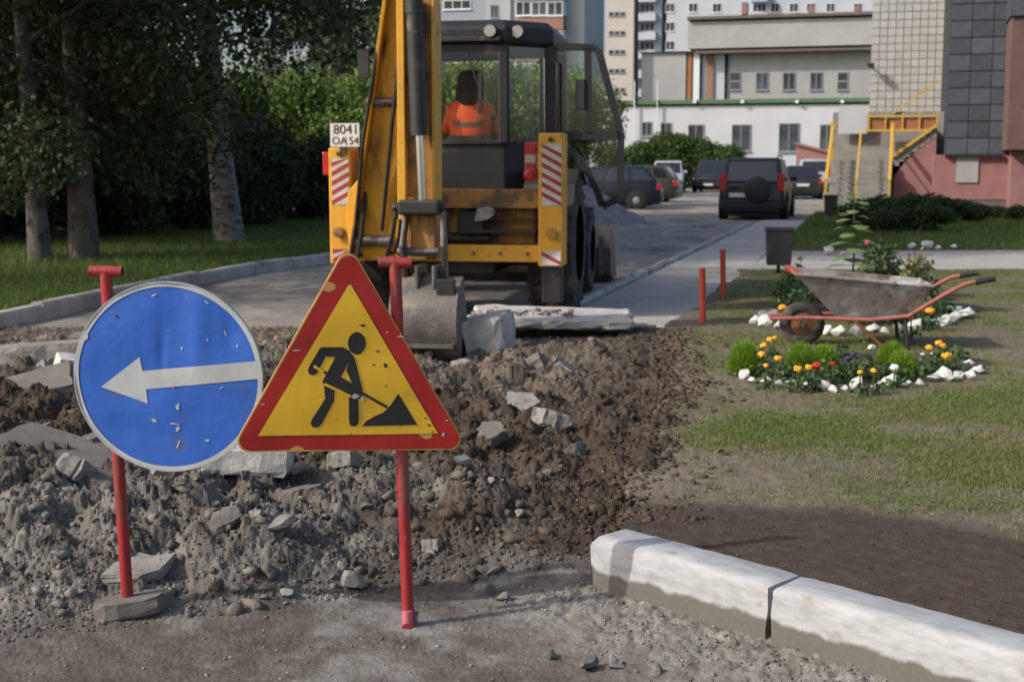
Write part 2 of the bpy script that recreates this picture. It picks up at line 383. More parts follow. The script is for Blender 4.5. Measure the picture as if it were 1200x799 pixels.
# ---- pavement, path and the shaded lawn beyond
def xr(y): return 1.36 + .263 * (y - 11.71)
def xq(y): return 1.45 + .2645 * (y - 16.63)
poly_obj('pavement', [(xq(12.5), 12.5), (xq(12.5) + .5, 12.15), (xr(12.3) - .2, 12.35), (xr(12.1), 12.1), (xr(36), 36), (xq(36), 36)], .055, M['concrete'])
poly_obj('path', [(xr(18.3) + .02, 18.35), (9, 18.3), (30, 17.6), (30, 22.6), (10, 23.0), (xr(22.9) + .02, 22.7)], .075, M['concrete'])
poly_obj('far_lawn', [(xr(23) + .03, 22.85), (10, 23.1), (30, 22.7), (30, 45), (xr(42), 42), (xr(33), 33)], .07, M['earth'])
r8 = np.random.default_rng(21); y = r8.uniform(23.1, 40, 60000); x = xr(y) + .1 + r8.uniform(0, 1, 60000) * (17 - xr(y))
Vb, Fb = blades(np.stack([x, y, np.full_like(x, .06)], 1), .05, .16, .02, .4, 22)
tag(link('shaded_grass', npmesh('shaded_grass', Vb, Fb), M['grass_dark']), 'dark shaded grass between the concrete path and the pink building', 'grass', kind='stuff')

def kerb_run(name, pts, m, hgt, wd, z0=-.05, step=1.0, gap=.012, flip=False, paint=None):
    root = empty(name, (pts[0][0], pts[0][1], 0)); root['kind'] = 'structure'
    P = [Vector((p[0], p[1], 0)) for p in pts]; seg = []
    carry = 0.0; cur = P[0]
    for a, b in zip(P[:-1], P[1:]):
        n = max(1, round((b - a).length / step))
        for i in range(n): seg.append((a.lerp(b, i / n), a.lerp(b, (i + 1) / n)))
    for a, b in seg:
        t = (b - a).normalized(); nrm = Vector((-t.y, t.x, 0)); q = t * gap * rnd.uniform(.4, 1); dz = rnd.uniform(-.012, .012)
        A, B = a + q, b - q; off = nrm * rnd.uniform(-.012, .012)
        prof = [(0, z0), (0.012, hgt - .03), (.035, hgt), (wd, hgt), (wd, z0)]
        mb = MB(root.location); mb.loft([[A + off + nrm * u + Vector((0, 0, zz + dz * (zz > 0))) for u, zz in prof], [B + off + nrm * u + Vector((0, 0, zz + dz * (zz > 0))) for u, zz in prof]])
        mb.build('kerb_stone', m, root, bevel=.008)
    return root
LK = [(-6.2, 2), (-5.75, 6), (-5.2, 9.5), (-4.73, 12.5), (-4.47, 14.2), (-4.12, 16.4), (-3.57, 19), (-2.83, 21), (-1.3, 25.6), (.9, 33.5), (3.2, 43), (4.5, 52)]
kerb_run('road_kerb', LK[2:10], M['kerb_old'], .15, .15)
kerb_run('pavement_kerb', [(xq(12.8) - .09, 12.8), (xq(34) - .09, 34)], M['kerb_old'], .085, .09, step=1.0)
vp = [(p[0] - .13, p[1]) for p in LK]
poly_obj('verge', vp + [(4.5, 95), (-80, 95), (-80, -20), (-6.3, -20)], .11, M['earth'], .25)
n = 90000; y = 9 * (34 / 9) ** r8.uniform(0, 1, n); kx = np.interp(y, [p[1] for p in LK], [p[0] for p in LK]); x = kx - .16 - r8.uniform(0, 1, n) ** 1.3 * 7
Vb, Fb = blades(np.stack([x, y, np.full_like(x, .1)], 1), .05, .14, .014, .4, 23)
tag(link('verge_grass', npmesh('verge_grass', Vb, Fb), M['grass_dark']), 'green grass on the verge under the birches', 'grass', kind='stuff')

# ---- the whitewashed kerb in the foreground
m = bpy.data.materials.new('whitewash'); m.use_nodes = True; nt = m.node_tree; L = nt.links; b = nt.nodes['Principled BSDF']
tc = ND(nt, 'ShaderNodeTexCoord'); sp = ND(nt, 'ShaderNodeSeparateXYZ'); L.new(tc.outputs['Object'], sp.inputs[0])
mpA = ND(nt, 'ShaderNodeMapping'); mpA.inputs['Scale'].default_value = (1, 1, .3); L.new(tc.outputs['Object'], mpA.inputs[0])
nA = ND(nt, 'ShaderNodeTexNoise'); nA.inputs['Scale'].default_value = 9; nA.inputs['Detail'].default_value = 7; L.new(mpA.outputs[0], nA.inputs['Vector'])
ma = ND(nt, 'ShaderNodeMath', operation='MULTIPLY_ADD'); L.new(nA.outputs['Fac'], ma.inputs[0]); ma.inputs[1].default_value = .075; L.new(sp.outputs['Z'], ma.inputs[2])
mrA = ND(nt, 'ShaderNodeMapRange'); mrA.inputs['From Min'].default_value = .118; mrA.inputs['From Max'].default_value = .132; L.new(ma.outputs[0], mrA.inputs['Value'])
mpR = ND(nt, 'ShaderNodeMapping'); mpR.inputs['Rotation'].default_value = (0, 0, R(47)); L.new(tc.outputs['Object'], mpR.inputs[0])
mpB = ND(nt, 'ShaderNodeMapping'); mpB.inputs['Scale'].default_value = (1.3, 3.2, 4.2); L.new(mpR.outputs[0], mpB.inputs[0])
nB = ND(nt, 'ShaderNodeTexNoise'); nB.inputs['Scale'].default_value = 5.5; nB.inputs['Detail'].default_value = 8; nB.inputs['Roughness'].default_value = .7; L.new(mpB.outputs[0], nB.inputs['Vector'])
mrB = ND(nt, 'ShaderNodeMapRange'); mrB.inputs['From Min'].default_value = .42; mrB.inputs['From Max'].default_value = .75; L.new(nB.outputs['Fac'], mrB.inputs['Value'])
def rgbmix(fac, A, B):
    x = ND(nt, 'ShaderNodeMix', data_type='RGBA')
    for s_, val in ((x.inputs[0], fac), (x.inputs[6], A), (x.inputs[7], B)):
        if isinstance(val, tuple): s_.default_value = c4(val)
        else: L.new(val, s_)
    return x.outputs[2]
nC = ND(nt, 'ShaderNodeTexNoise'); nC.inputs['Scale'].default_value = 60; nC.inputs['Detail'].default_value = 6; L.new(tc.outputs['Object'], nC.inputs['Vector'])
white = rgbmix(mrB.outputs[0], (.40, .405, .41), (.22, .225, .23)); raw = rgbmix(nC.outputs['Fac'], (.15, .138, .118), (.10, .092, .08))
nD = ND(nt, 'ShaderNodeTexNoise'); nD.inputs['Scale'].default_value = 13; nD.inputs['Detail'].default_value = 9; L.new(tc.outputs['Object'], nD.inputs['Vector'])
mrD = ND(nt, 'ShaderNodeMapRange'); mrD.inputs['From Min'].default_value = .63; mrD.inputs['From Max'].default_value = .72; L.new(nD.outputs['Fac'], mrD.inputs['Value'])
white = rgbmix(mrD.outputs[0], white, (.30, .28, .25))
L.new(rgbmix(mrA.outputs[0], raw, white), b.inputs['Base Color']); b.inputs['Roughness'].default_value = .9
bp = ND(nt, 'ShaderNodeBump'); bp.inputs['Strength'].default_value = .25; bp.inputs['Distance'].default_value = .006; L.new(nC.outputs['Fac'], bp.inputs['Height']); L.new(bp.outputs[0], b.inputs['Normal'])
M['whitewash'] = m
KA = Vector((.27, 4.70, 0)); KT = Vector((.53, -.57, 0)).normalized(); KN = Vector((.57, .53, 0)).normalized()
root = empty('whitewashed_kerb', KA); root['kind'] = 'structure'
for i, (s0, s1) in enumerate(((0, .772), (.788, 1.79), (1.80, 2.8))):
    nseg = 26; rings = []; dz = (0, -.004, .003)[i]
    rs = random.Random(40 + i)
    for k in range(nseg + 1):
        t = k / nseg; s_ = s0 + (s1 - s0) * t; e = min(t, 1 - t) * (s1 - s0); rd = .018 * max(0, 1 - e / .02) if i == 0 and t < .5 else .006 * max(0, 1 - e / .012)
        jit = lambda: rs.uniform(-.0016, .0016)
        prof = [(0, -.15), (.002, .05), (.004, .12), (.007, .172), (.013, .190), (.026, .1985), (.06, .2), (.166, .2), (.178, .193), (.18, -.15)]
        rings.append([KA + KT * s_ + KN * (min(max(u, rd), .18 - rd) + jit()) + KT * (rs.uniform(-.007, .007) if k in (0, nseg) else 0) + Vector((0, 0, zz - (rd if zz > .1 else 0) + dz + jit())) for u, zz in prof])
    mb = MB(KA); mb.loft(rings); mb.build('kerb_stone', M['whitewash'], root, smooth=38)

# ---- stones and clods in the dug earth
stone_me = [rock_mesh('stone', 100 + k, (.62, .8, .5, .9, .7, .55, .75, .65)[k], 2, m=M['stone']) for k in range(8)]
def put_stone(me, x, y, s, name='stone', sink=.25, rz=None, tilt=.35, z=None):
    o = link(name, me); zz = float(dig_h(np.array([x]), np.array([y]))[0]) if z is None else z
    o.scale = (s, s, s * rnd.uniform(.8, 1.15)); o.rotation_euler = (rnd.uniform(-tilt, tilt), rnd.uniform(-tilt, tilt), rnd.uniform(0, 6.28) if rz is None else rz)
    o.location = (x, y, zz + s * (.3 - sink * .6)); return o
placed = []
# big stones seen one by one: pixel centre, width in pixels
for px, py, wpx, nm in ((262, 634, 52, 'w'), (330, 634, 40, 'g'), (303, 632, 20, 'g'), (412, 648, 36, 'w'), (542, 586, 26, 'w'), (577, 590, 14, 'w'), (568, 684, 30, 'd'), (640, 553, 18, 'w'),
                        (75, 655, 22, 'w'), (105, 598, 16, 'w'), (180, 628, 22, 'g'), (400, 640, 16, 'g'), (285, 664, 14, 'w'), (335, 662, 20, 'g'), (430, 552, 26, 'g'), (560, 520, 22, 'w'),
                        (575, 512, 26, 'w'), (95, 460, 16, 'w'), (55, 520, 24, 'g'), (690, 772, 36, 'g'), (720, 770, 26, 'g'), (645, 760, 22, 'g'), (770, 778, 20, 'g'), (590, 660, 20, 'g'), (610, 600, 18, 'g')):
    p = g(px, py + 5, .12 if py < 680 else 0.02); s = wpx * p.y / F_PX * 1.05
    o = put_stone(rnd.choice(stone_me), p.x, p.y, s * 1.25); placed.append((p.x, p.y, s))
    tag(o, {'w': 'pale flat stone half buried in the dug-up soil', 'g': 'grey angular stone resting in the dug-up soil', 'd': 'dark rounded stone at the foot of the spoil'}[nm], 'stone', 'stones in the dug-up soil')
n = 0
while n < 190:
    y = 4.1 * (10.8 / 4.1) ** rnd.random(); x = rnd.uniform(-.43 * y, float(xl(np.array([y]))[0]) - .1)
    if y < np.interp(x, *YF) + .02 or (abs(x + .34) < .12 and y < 4.8): continue
    s = (.018 + .05 * rnd.random() ** 4) * (.7 + y * .09)
    tag(put_stone(rnd.choice(stone_me), x, y, s), 'small loose stone lying among the dug-up clods', 'stone', 'small stones in the dug-up soil'); n += 1
# the countless rest: clods and pebbles
TPL = []
for k in range(14):
    tm_ = rock_mesh('template', 900 + k, 1.0, 1, 1.2); TPL.append(np.array([q.co[:] for q in tm_.vertices])); IF = np.array([list(f.vertices) for f in tm_.polygons]); bpy.data.meshes.remove(tm_)
TPL = np.array(TPL); IV = TPL[0]
def clod_cloud(name, n, xyfn, s0, s1, m, seed, pw=2.2, label=None, hfn=dig_h, cfn=None):
    r = np.random.default_rng(seed); X, Y = xyfn(r, n); n = len(X); Z = hfn(X, Y)
    S = (s0 + (s1 - s0) * r.uniform(0, 1, n) ** pw) * (.75 + .055 * Y)
    base = TPL[r.integers(0, len(TPL), n)] * (1 + r.uniform(-.16, .16, (n, len(IV), 1))) * S[:, None, None] * np.stack([r.uniform(.7, 1.2, n), r.uniform(.7, 1.2, n), r.uniform(.45, .9, n)], 1)[:, None]
    a = r.uniform(0, 6.283, n); c, s = np.cos(a)[:, None], np.sin(a)[:, None]
    V = np.stack([base[..., 0] * c - base[..., 1] * s + X[:, None], base[..., 0] * s + base[..., 1] * c + Y[:, None], base[..., 2] + Z[:, None] + S[:, None] * .05], -1)
    Fc = IF[None] + (np.arange(n) * len(IV))[:, None, None]
    me = npmesh(name, V.reshape(-1, 3), Fc.reshape(-1, 3)); set_col(me, np.repeat((cfn or dig_col)(X, Y) * 1.12, len(IV), 0))
    return tag(link(name, me, m), label, 'soil' if 'pebble' not in name else 'gravel', kind='stuff')
def dig_xy(r, n):
    y = 4.0 * (11.6 / 4.0) ** r.uniform(0, 1, n); x = r.uniform(-.5, 1, n) * 0 + (-.46 * y) + r.uniform(0, 1, n) * (np.interp(y, *XL) - .02 + .46 * y)
    k = y > np.interp(x, *YF) + .03; return x[k], y[k]
clod_cloud('soil_lumps', 3200, dig_xy, .02, .12, M['clod'], 64, 3.2, 'broken brown soil lumps heaped over the excavated strip')
clod_cloud('soil_clods', 56000, dig_xy, .005, .036, M['clod'], 61, 3.4, 'crumbled brown clods all over the excavated strip')
def peb_xy(r, n):
    x1, y1 = dig_xy(r, n); k = r.uniform(0, 1, len(x1)) < .28; x1, y1 = x1[k], y1[k]
    al = r.uniform(-.15, 2.2, n // 3); u = -np.abs(r.normal(0, .26, n // 3)) - .015; x2 = .27 + al * KT.x + u * KN.x; y2 = 4.7 + al * KT.y + u * KN.y
    m_ = n // 5; y3 = r.uniform(3.4, 4.8, m_); x3 = r.uniform(-.45, .3, m_) * y3
    x = np.concatenate([x1, x2, x3]); y = np.concatenate([y1, y2, y3]); k = y > 2.6; return x[k], y[k]
clod_cloud('loose_pebbles', 7500, peb_xy, .004, .028, M['pebble'], 62, 4, 'loose grey gravel strewn over the dug earth and along the kerb')

def strip_xy(r, n):
    y = r.uniform(3.4, 5.6, n); x = np.interp(y, *XL) + r.uniform(0, 1, n) ** 1.3 * 2.2; return x, y
clod_cloud('strip_clods', 3800, strip_xy, .004, .03, M['clod'], 63, 4, 'fine dark crumbs on the fresh soil behind the white kerb', hfn=lambda x, y: lawn_h(x, y) - .003, cfn=lambda x, y: np.where((y < 5.3 - .75 * np.maximum(0, x - 1.3))[:, None], np.array([.08, .062, .048])[None], np.array([.18, .155, .125])[None]))
def spill_xy(r, n):
    y = r.uniform(5.0, 11.6, n); return np.interp(y, *XL) - .06 + np.abs(r.normal(0, .2, n)) * (.4 + .9 * vnoise(y * 1.9, y * 0, 33)), y
clod_cloud('spilled_clods', 3600, spill_xy, .008, .075, M['clod'], 67, 3.2, 'dark soil crumbs spilled over the edge of the lawn', hfn=lambda x, y: lawn_h(x, y) - .004, cfn=lambda x, y: np.repeat(np.array([[.088, .067, .05]]), len(x), 0))
# ---- broken slabs on the spoil heap
def slab(name, poly, thick, loc, rot, m, label, cat='slab', chip=.012, seed=1):
    r = random.Random(seed); pts = []
    for i, p in enumerate(poly):
        q = poly[(i + 1) % len(poly)]; n = max(2, int(math.hypot(q[0] - p[0], q[1] - p[1]) / .07))
        for k in range(n):
            t = k / n; pts.append((p[0] + (q[0] - p[0]) * t + r.uniform(-chip, chip), p[1] + (q[1] - p[1]) * t + r.uniform(-chip, chip)))
    cx = sum(p[0] for p in pts) / len(pts); cy = sum(p[1] for p in pts) / len(pts); rings = []
    for tz, sc_ in ((0, .965), (.15, .99), (.5, 1.0), (.85, .99), (1, .965)):
        rings.append([Vector((cx + (p[0] - cx) * sc_ + r.uniform(-chip, chip) * .5, cy + (p[1] - cy) * sc_ + r.uniform(-chip, chip) * .5, tz * thick + r.uniform(-chip, chip) * .25)) for p in pts])
    o = MB().loft(rings).build(name, m); o.location = loc; o.rotation_euler = rot
    return tag(o, label, cat)
def dh(x, y): return float(dig_h(np.array([x]), np.array([y]), False)[0])
slab('concrete_slab', [(-.75, -.35), (.55, -.3), (.6, .25), (-.7, .35)], .2, (-3.12, 9.0, .12), (R(-4), R(-4), R(4)), M['slab'], 'big grey broken concrete slab lying behind the round blue sign', seed=2)
slab('asphalt_slab', [(-.4, -.2), (.34, -.18), (.36, .17), (-.36, .22)], .08, (-2.85, 7.7, .16), (R(14), R(-14), R(20)), M['asph_slab'], 'dark asphalt slab tilted below the big grey slab', seed=3)
slab('asphalt_slab', [(-.3, -.2), (.27, -.22), (.28, .2), (-.27, .17)], .06, (-2.0, 5.9, .2), (R(8), R(14), R(-14)), M['asph_slab'], 'soil-covered asphalt slab sloping beside the red post of the round sign', seed=4)
slab('concrete_chunk', [(-.19, -.16), (.15, -.17), (.2, .1), (-.14, .18)], .12, (-1.14, 5.75, .2), (R(-3), R(4), R(10)), M['white_conc'], 'pale concrete chunk with soil on top below the round sign', 'concrete chunk', seed=5)
slab('asphalt_slab', [(-.12, -.07), (-.02, -.1), (.1, -.08), (.13, .02), (.05, .08), (-.1, .07)], .06, (-1.27, 4.42, .012), (R(-6), R(-5), R(8)), M['asph_slab'], 'small dark asphalt slab leaning at the foot of the round sign post', seed=6)
slab('stone_plate', [(-.11, -.07), (.02, -.1), (.1, -.06), (.12, .05), (-.02, .1), (-.1, .06)], .035, (-1.3, 4.62, .09), (R(8), R(-3), R(5)), M['slab'], 'thin pale stone plate just behind the round sign post', seed=7)
slab('concrete_slab', [(-.75, -.4), (-.3, -.36), (.1, -.42), (.45, -.33), (.72, -.36), (.74, .38), (-.66, .42)], .075, (.33, 12.05, .12), (R(3), R(1.5), R(-2)), M['white_conc'], 'long broken pavement slab jutting over the trench beside the digger', chip=.026, seed=8)
slab('concrete_block', [(-.17, -.2), (.16, -.2), (.17, .2), (-.16, .2)], .3, (-.16, 11.1, -.02), (R(4), R(-9), R(-12)), M['white_conc'], 'upright pale concrete block next to the digger bucket', 'concrete block', .03, seed=9)
slab('concrete_chunk', [(-.2, -.1), (.18, -.12), (.2, .1), (-.16, .12)], .1, (-2.62, 8.3, .22), (R(8), R(10), R(35)), M['white_conc'], 'pale elongated chunk wedged under the big grey slab', 'concrete chunk', seed=11)
slab('concrete_chunk', [(-.05, -.12), (.05, -.12), (.05, .12), (-.05, .12)], .06, (-2.1, 7.2, .25), (R(45), R(10), R(10)), M['white_conc'], 'narrow pale fragment standing on edge left of the round sign', 'concrete chunk', seed=12)
chunk_me = []
for k in range(6):
    r = random.Random(500 + k); P_ = [(.5 * r.uniform(.65, 1.1) * math.cos(a), .5 * r.uniform(.55, 1.0) * math.sin(a)) for a in np.linspace(0, 6.283, r.choice((5, 6, 7)) + 1)[:-1]]
    tmp = slab('chunk', P_, r.uniform(.22, .42), (0, 0, 0), (0, 0, 0), M['asph_slab'] if k % 3 else M['slab'], None, None, .028, k); chunk_me.append(tmp.data); bpy.data.objects.remove(tmp)
n = 0
while n < 34:
    y = 4.7 * (10.5 / 4.7) ** rnd.random(); x = rnd.uniform(-.42 * y, min(-.1, float(np.interp(y, *XL)) - .6)) if rnd.random() < .75 else rnd.uniform(-.1, .4)
    if y < np.interp(x, *YF) + .15 or (abs(x + .34) < .15 and y < 5): continue
    o = link('rubble_chunk', rnd.choice(chunk_me)); s_ = rnd.uniform(.10, .26) * (.6 + y * .08); o.scale = (s_, s_, s_)
    o.location = (x, y, float(dig_h(np.array([x]), np.array([y]))[0]) - s_ * .1); o.rotation_euler = (rnd.gauss(0, .3), rnd.gauss(0, .3), rnd.uniform(0, 6.28)); n += 1
    tag(o, 'angular chunk of broken asphalt or concrete half buried in the spoil', 'rubble chunk', 'broken chunks in the spoil')
# rubble crumbs on the jutting slab
clod_cloud('rubble_clods', 220, lambda r, n: (r.uniform(-.35, .55, n), 12.05 + r.normal(0, .14, n)), .012, .07, M['clod'], 66, 2, 'crumbled rubble lying on the jutting pavement slab', hfn=lambda x, y: np.full_like(x, .195))
# grey gravel heap beyond the digger
def heap_h(x, y):
    q = np.hypot(x - 1.5, (y - 36) * .9); return np.clip(1.2 * (1 - q / 2.0), -.1, 9) * (1 - .12 * np.exp(-q * q * 4)) + (q < 1.98) * (.1 * fbm(x * 2, y * 2, 81, 3) + .06 * clods(x * 7, y * 7, 82))
xx, yy2 = np.meshgrid(np.linspace(-.7, 3.7, 110), np.linspace(33.6, 38.4, 110), indexing='ij')
V_ = np.stack([xx, yy2, heap_h(xx, yy2)], -1).reshape(-1, 3); idx = np.arange(110 * 110).reshape(110, 110)
hp = link('gravel_heap', npmesh('gravel_heap', V_, np.stack([idx[:-1, :-1], idx[1:, :-1], idx[1:, 1:], idx[:-1, 1:]], -1).reshape(-1, 4)), M['gravel'])
tag(hp, 'heap of grey crushed gravel on the road beyond the digger', 'gravel heap')
# ================================================================== ROAD SIGNS
M['sign_blue'] = mat('sign_blue', (.02, .10, .44), (.03, .125, .50), 7, .45, .12, 22, dirt=[((.06, .10, .30), .36, 9), ((.14, .18, .34), .30, 22), ((.36, .40, .46), .225, 30)], rvar=.12)
M['sign_white'] = mat('sign_white', (.46, .48, .475), (.37, .39, .39), 9, .5, dirt=[((.32, .32, .30), .28, 16)])
M['sign_grey'] = mat('sign_grey', (.45, .46, .47), (.34, .35, .36), 12, .5, metal=.3)
M['sign_yellow'] = mat('sign_yellow', (.78, .47, .025), (.70, .40, .02), 6, .45, .05, 30, dirt=[((.22, .15, .04), .285, 24), ((.45, .30, .05), .34, 5)])
M['sign_red'] = mat('sign_red', (.42, .016, .011), (.33, .012, .009), 7, .45, .05, 30, dirt=[((.45, .22, .18), .25, 30), ((.2, .02, .015), .34, 8)])
M['sign_black'] = mat('sign_black', (.012, .012, .013), (.022, .021, .02), 8, .5, dirt=[((.25, .2, .08), .2, 30)])
M['orange_rim'] = mat('orange_rim', (.62, .33, .08), (.45, .25, .07), 12, .5)
M['red_paint'] = mat('red_paint', (.36, .02, .024), (.24, .016, .018), 9, .55, .25, 60, stretch=(1, 1, .3), dirt=[((.15, .08, .06), .40, 16), ((.42, .16, .15), .31, 30)], rvar=.15)
M['pink_paint'] = mat('pink_paint', (.55, .16, .19), (.45, .10, .12), 14, .6)
M['dark_hole'] = mat('dark_hole', (.02, .012, .012), rough=.9)
M['orange_spot'] = mat('orange_spot', (.7, .09, .02), rough=.6)

def flat(name, poly, off, m, parent, dent, cuts=3, thick=.0012):
    """a printed area following the dented plate: poly in the plate's x, z"""
    bm = bmesh.new(); bm.faces.new([bm.verts.new((p[0], 0, p[1])) for p in poly])
    if cuts:                                         # an even net of cuts, so that it follows the dents
        for ax in (0, 2):
            lo = min(q.co[ax] for q in bm.verts); hi = max(q.co[ax] for q in bm.verts); t = math.floor(lo / .012) * .012
            while t < hi:
                if t > lo: bmesh.ops.bisect_plane(bm, geom=bm.verts[:] + bm.edges[:] + bm.faces[:], plane_co=(t, 0, 0) if ax == 0 else (0, 0, t), plane_no=(1, 0, 0) if ax == 0 else (0, 0, 1))
                t += .012
    bmesh.ops.recalc_face_normals(bm, faces=bm.faces)
    if sum(f.normal.y for f in bm.faces) > 0: bmesh.ops.reverse_faces(bm, faces=bm.faces)
    for q in bm.verts: q.co.y = dent(q.co.x, q.co.z) - off
    me = bpy.data.meshes.new(name); bm.to_mesh(me); bm.free()
    me.polygons.foreach_set('use_smooth', np.ones(len(me.polygons), dtype=bool))
    return link(name, me, m, parent)
def ring_face(name, r0, r1, off, m, parent, dent, n=96):
    V, Fq = [], []; rs = [r0, (r0 + r1) / 2, r1]
    for r in rs:
        for j in range(n):
            a = 2 * math.pi * j / n; x, z = r * math.cos(a), r * math.sin(a); V.append((x, dent(x, z) - off, z))
    for i in range(2):
        for j in range(n):
            k = (j + 1) % n; Fq.append((i * n + j, i * n + k, (i + 1) * n + k, (i + 1) * n + j))
    return link(name, npmesh(name, V, Fq, True), m, parent)
def stand(root, top, bot, name_len=.053, foot=True, sleeve=True):
    o = root.location
    MB(o).tube([top, bot], .0195, 16).build('post', M['red_paint'], root, smooth=40)
    hb = MB(o).tube([top + Vector((-name_len, 0, .005)), top + Vector((name_len, 0, .002))], .0175, 16).build('top_bar', M['red_paint'], root, smooth=40)
    for sx in (-1, 1):
        MB(o).tube([top + Vector((sx * (name_len - .004), 0, .004)), top + Vector((sx * (name_len + .0012), 0, .004))], .0145, 14).build('tube_end', M['dark_hole'], hb)
    if foot:
        MB(o).tube([bot + Vector((0, -.03, -.012)), bot + Vector((-.005, .14, -.012))], .019, 14).build('foot', M['red_paint'], root, smooth=40)
        if sleeve: MB(o).tube([bot + Vector((0, -.012, -.004)), bot + Vector((-.002, -.012, .045))], .0175, 14).build('foot_sleeve', M['pink_paint'], root, smooth=40)

# ---- round blue sign
Yr = 4.33; cen = v(197, 442, Yr); K = (cen.y * _c - (cen.z - CAM_H) * _s) / F_PX
bot = v(150, 708, 4.42); top = v(124, 319, 4.385)
root = empty('round_arrow_sign', (bot.x, bot.y, bot.z), label='round blue sign with a white left arrow on a red post', cat='road sign')
stand(root, top, bot, foot=True, sleeve=False)
def dentR(x, z):
    b = .006 * math.exp(-(((x - .02) / .05) ** 2 + ((z - .22) / .12) ** 2)) - .004 * math.exp(-(((x - .1) / .03) ** 2 + ((z - .14) / .14) ** 2))
    b += .005 * math.exp(-(((x + .16) / .06) ** 2 + ((z + .17) / .05) ** 2)) + .0035 * math.exp(-(((x - .2) / .025) ** 2 + ((z - .15) / .06) ** 2))
    return b + .0012 * math.sin(x * 31 + z * 17) + .0015 * math.sin(z * 23 - x * 11) + .004 * math.exp(-(((x + .02) / .015) ** 2 + ((z - .1) / .09) ** 2))
rr = 112.5 * K
pl = bpy.data.objects.new('plate', None); bpy.data.objects.remove(pl)
def disc_mesh(r, n=96, rings=34, off=0.0):
    V = [(0, dentR(0, 0) - off, 0)]; Fq = []
    for i in range(1, rings + 1):
        for j in range(n):
            a = 2 * math.pi * j / n; q = r * i / rings; x, z = q * math.cos(a), q * math.sin(a); V.append((x, dentR(x, z) - off, z))
    T = [(0, 1 + (j + 1) % n, 1 + j) for j in range(n)]
    for i in range(rings - 1):
        for j in range(n):
            k = (j + 1) % n; a0 = 1 + i * n; b0 = a0 + n; T += [(a0 + j, a0 + k, b0 + k), (a0 + j, b0 + k, b0 + j)]
    return npmesh('plate', V, T, True)
plate = link('plate', disc_mesh(rr * .99), M['sign_blue'], root); plate.location = cen - root.location; plate.rotation_euler = (0, R(1.5), R(-3))
rim = MB().lathe([(rr, -.003), (rr, .016), (rr - .004, .016), (rr - .004, -.003)], (0, .0, 0), (0, 1, 0), 96, cap=False)
rim.f += [(j, (j + 1) % 96, 288 + (j + 1) % 96, 288 + j) for j in range(96)]
rim.build('rim', M['sign_grey'], plate, smooth=40)
ring_face('border', rr - 6.2 * K, rr - .5 * K, .0022, M['sign_white'], plate, dentR)
def pr_(px, py): return ((px - 197) * K, (442 - py) * K)
flat('arrow', [pr_(*p) for p in ((117, 456), (163.5, 419), (166.5, 435.5), (303, 419), (306, 440), (171, 457), (173, 474))], .0020, M['sign_white'], plate, dentR, 4)
def blotch(px, py, a, b_, rot, seed):
    r = random.Random(seed); n = 13; P = []; a *= .8; b_ *= .75
    for j in range(n):
        t = 2 * math.pi * j / n; q = r.uniform(.4, 1.25); x, y = a * q * math.cos(t), b_ * q * math.sin(t)
        P.append(pr_(px + x * math.cos(rot) - y * math.sin(rot), py + x * math.sin(rot) + y * math.cos(rot)))
    return P
for k, (cx, cy, a, b_, ro) in enumerate(((180, 494, 5, 3.2, .3), (208.5, 476, 3, 7, .1), (204, 497, 7, 1.6, .1), (208, 503, 4, 4.5, .4), (244, 515.5, 3.5, 3, 0), (209, 521, 1.3, 7, .4), (213, 407.5, 1.6, 3, 0), (264.5, 388, 1.2, 8, -.3), (244, 396, 2, 2, 0), (181, 346, 5, 2.2, -.4), (243, 352, 4, 1.4, .7), (279, 402, 1.3, 4, .3), (260, 452, 4, 1, -.6), (100, 395, 5, 8, .2), (137, 372, 3, 2, 0))):
    flat('scuff', blotch(cx, cy, a, b_, ro, k), .0025, M['sign_white'] if k != 14 else M['dark_hole'], plate, dentR, 0)
flat('paint_spot', blotch(204, 453, 2.6, 2, 0, 50), .0030, M['orange_spot'], plate, dentR, 0)
mb = MB(root.location)
for dz in (.13, -.13): mb.lohi((top.x + .005, Yr + .022, cen.z + dz - .018), (cen.x + .14, Yr + .027, cen.z + dz + .018))
mb.build('bracket', M['sign_grey'], root)

# ---- yellow triangle
Yt = 4.27; tc_ = v(411, 440, Yt); K = (tc_.y * _c - (tc_.z - CAM_H) * _s) / F_PX
bot = v(478.5, 733, 4.325); bot.z = .0; top = v(463, 309, 4.33)
root = empty('roadworks_sign', (bot.x, bot.y, 0), label='triangular yellow and red digging-man sign on a red post', cat='road sign')
stand(root, top, bot + Vector((0, 0, .012)))
def dentT(x, z): return .0014 * math.sin(x * 15 + z * 9) + .001 * math.sin(z * 26 - x * 8) + .002 * math.exp(-((x - .25) ** 2 + (z + .2) ** 2) / .004)
def q_(px, py): return ((px - 411) * K, (440 - py) * K)
def rounded(P, rad):
    out = []; n = len(P)
    for i in range(n):
        a, b_, c_ = Vector(P[i - 1]), Vector(P[i]), Vector(P[(i + 1) % n]); u = (a - b_).normalized(); w_ = (c_ - b_).normalized()
        half = math.acos(max(-1, min(1, u.dot(w_)))) / 2; t = rad / math.tan(half); ctr = b_ + (u + w_).normalized() * rad / math.sin(half)
        p0 = b_ + u * t; p1 = b_ + w_ * t; a0 = math.atan2(p0.y - ctr.y, p0.x - ctr.x); a1 = math.atan2(p1.y - ctr.y, p1.x - ctr.x)
        dl = (a1 - a0 + math.pi) % (2 * math.pi) - math.pi
        for k in range(9): a_ = a0 + dl * k / 8; out.append((ctr.x + rad * math.cos(a_), ctr.y + rad * math.sin(a_)))
    return out
T3 = [q_(410.5, 284), q_(551, 534.5), q_(270, 525)]
cxy = Vector((sum(p[0] for p in T3) / 3, sum(p[1] for p in T3) / 3))
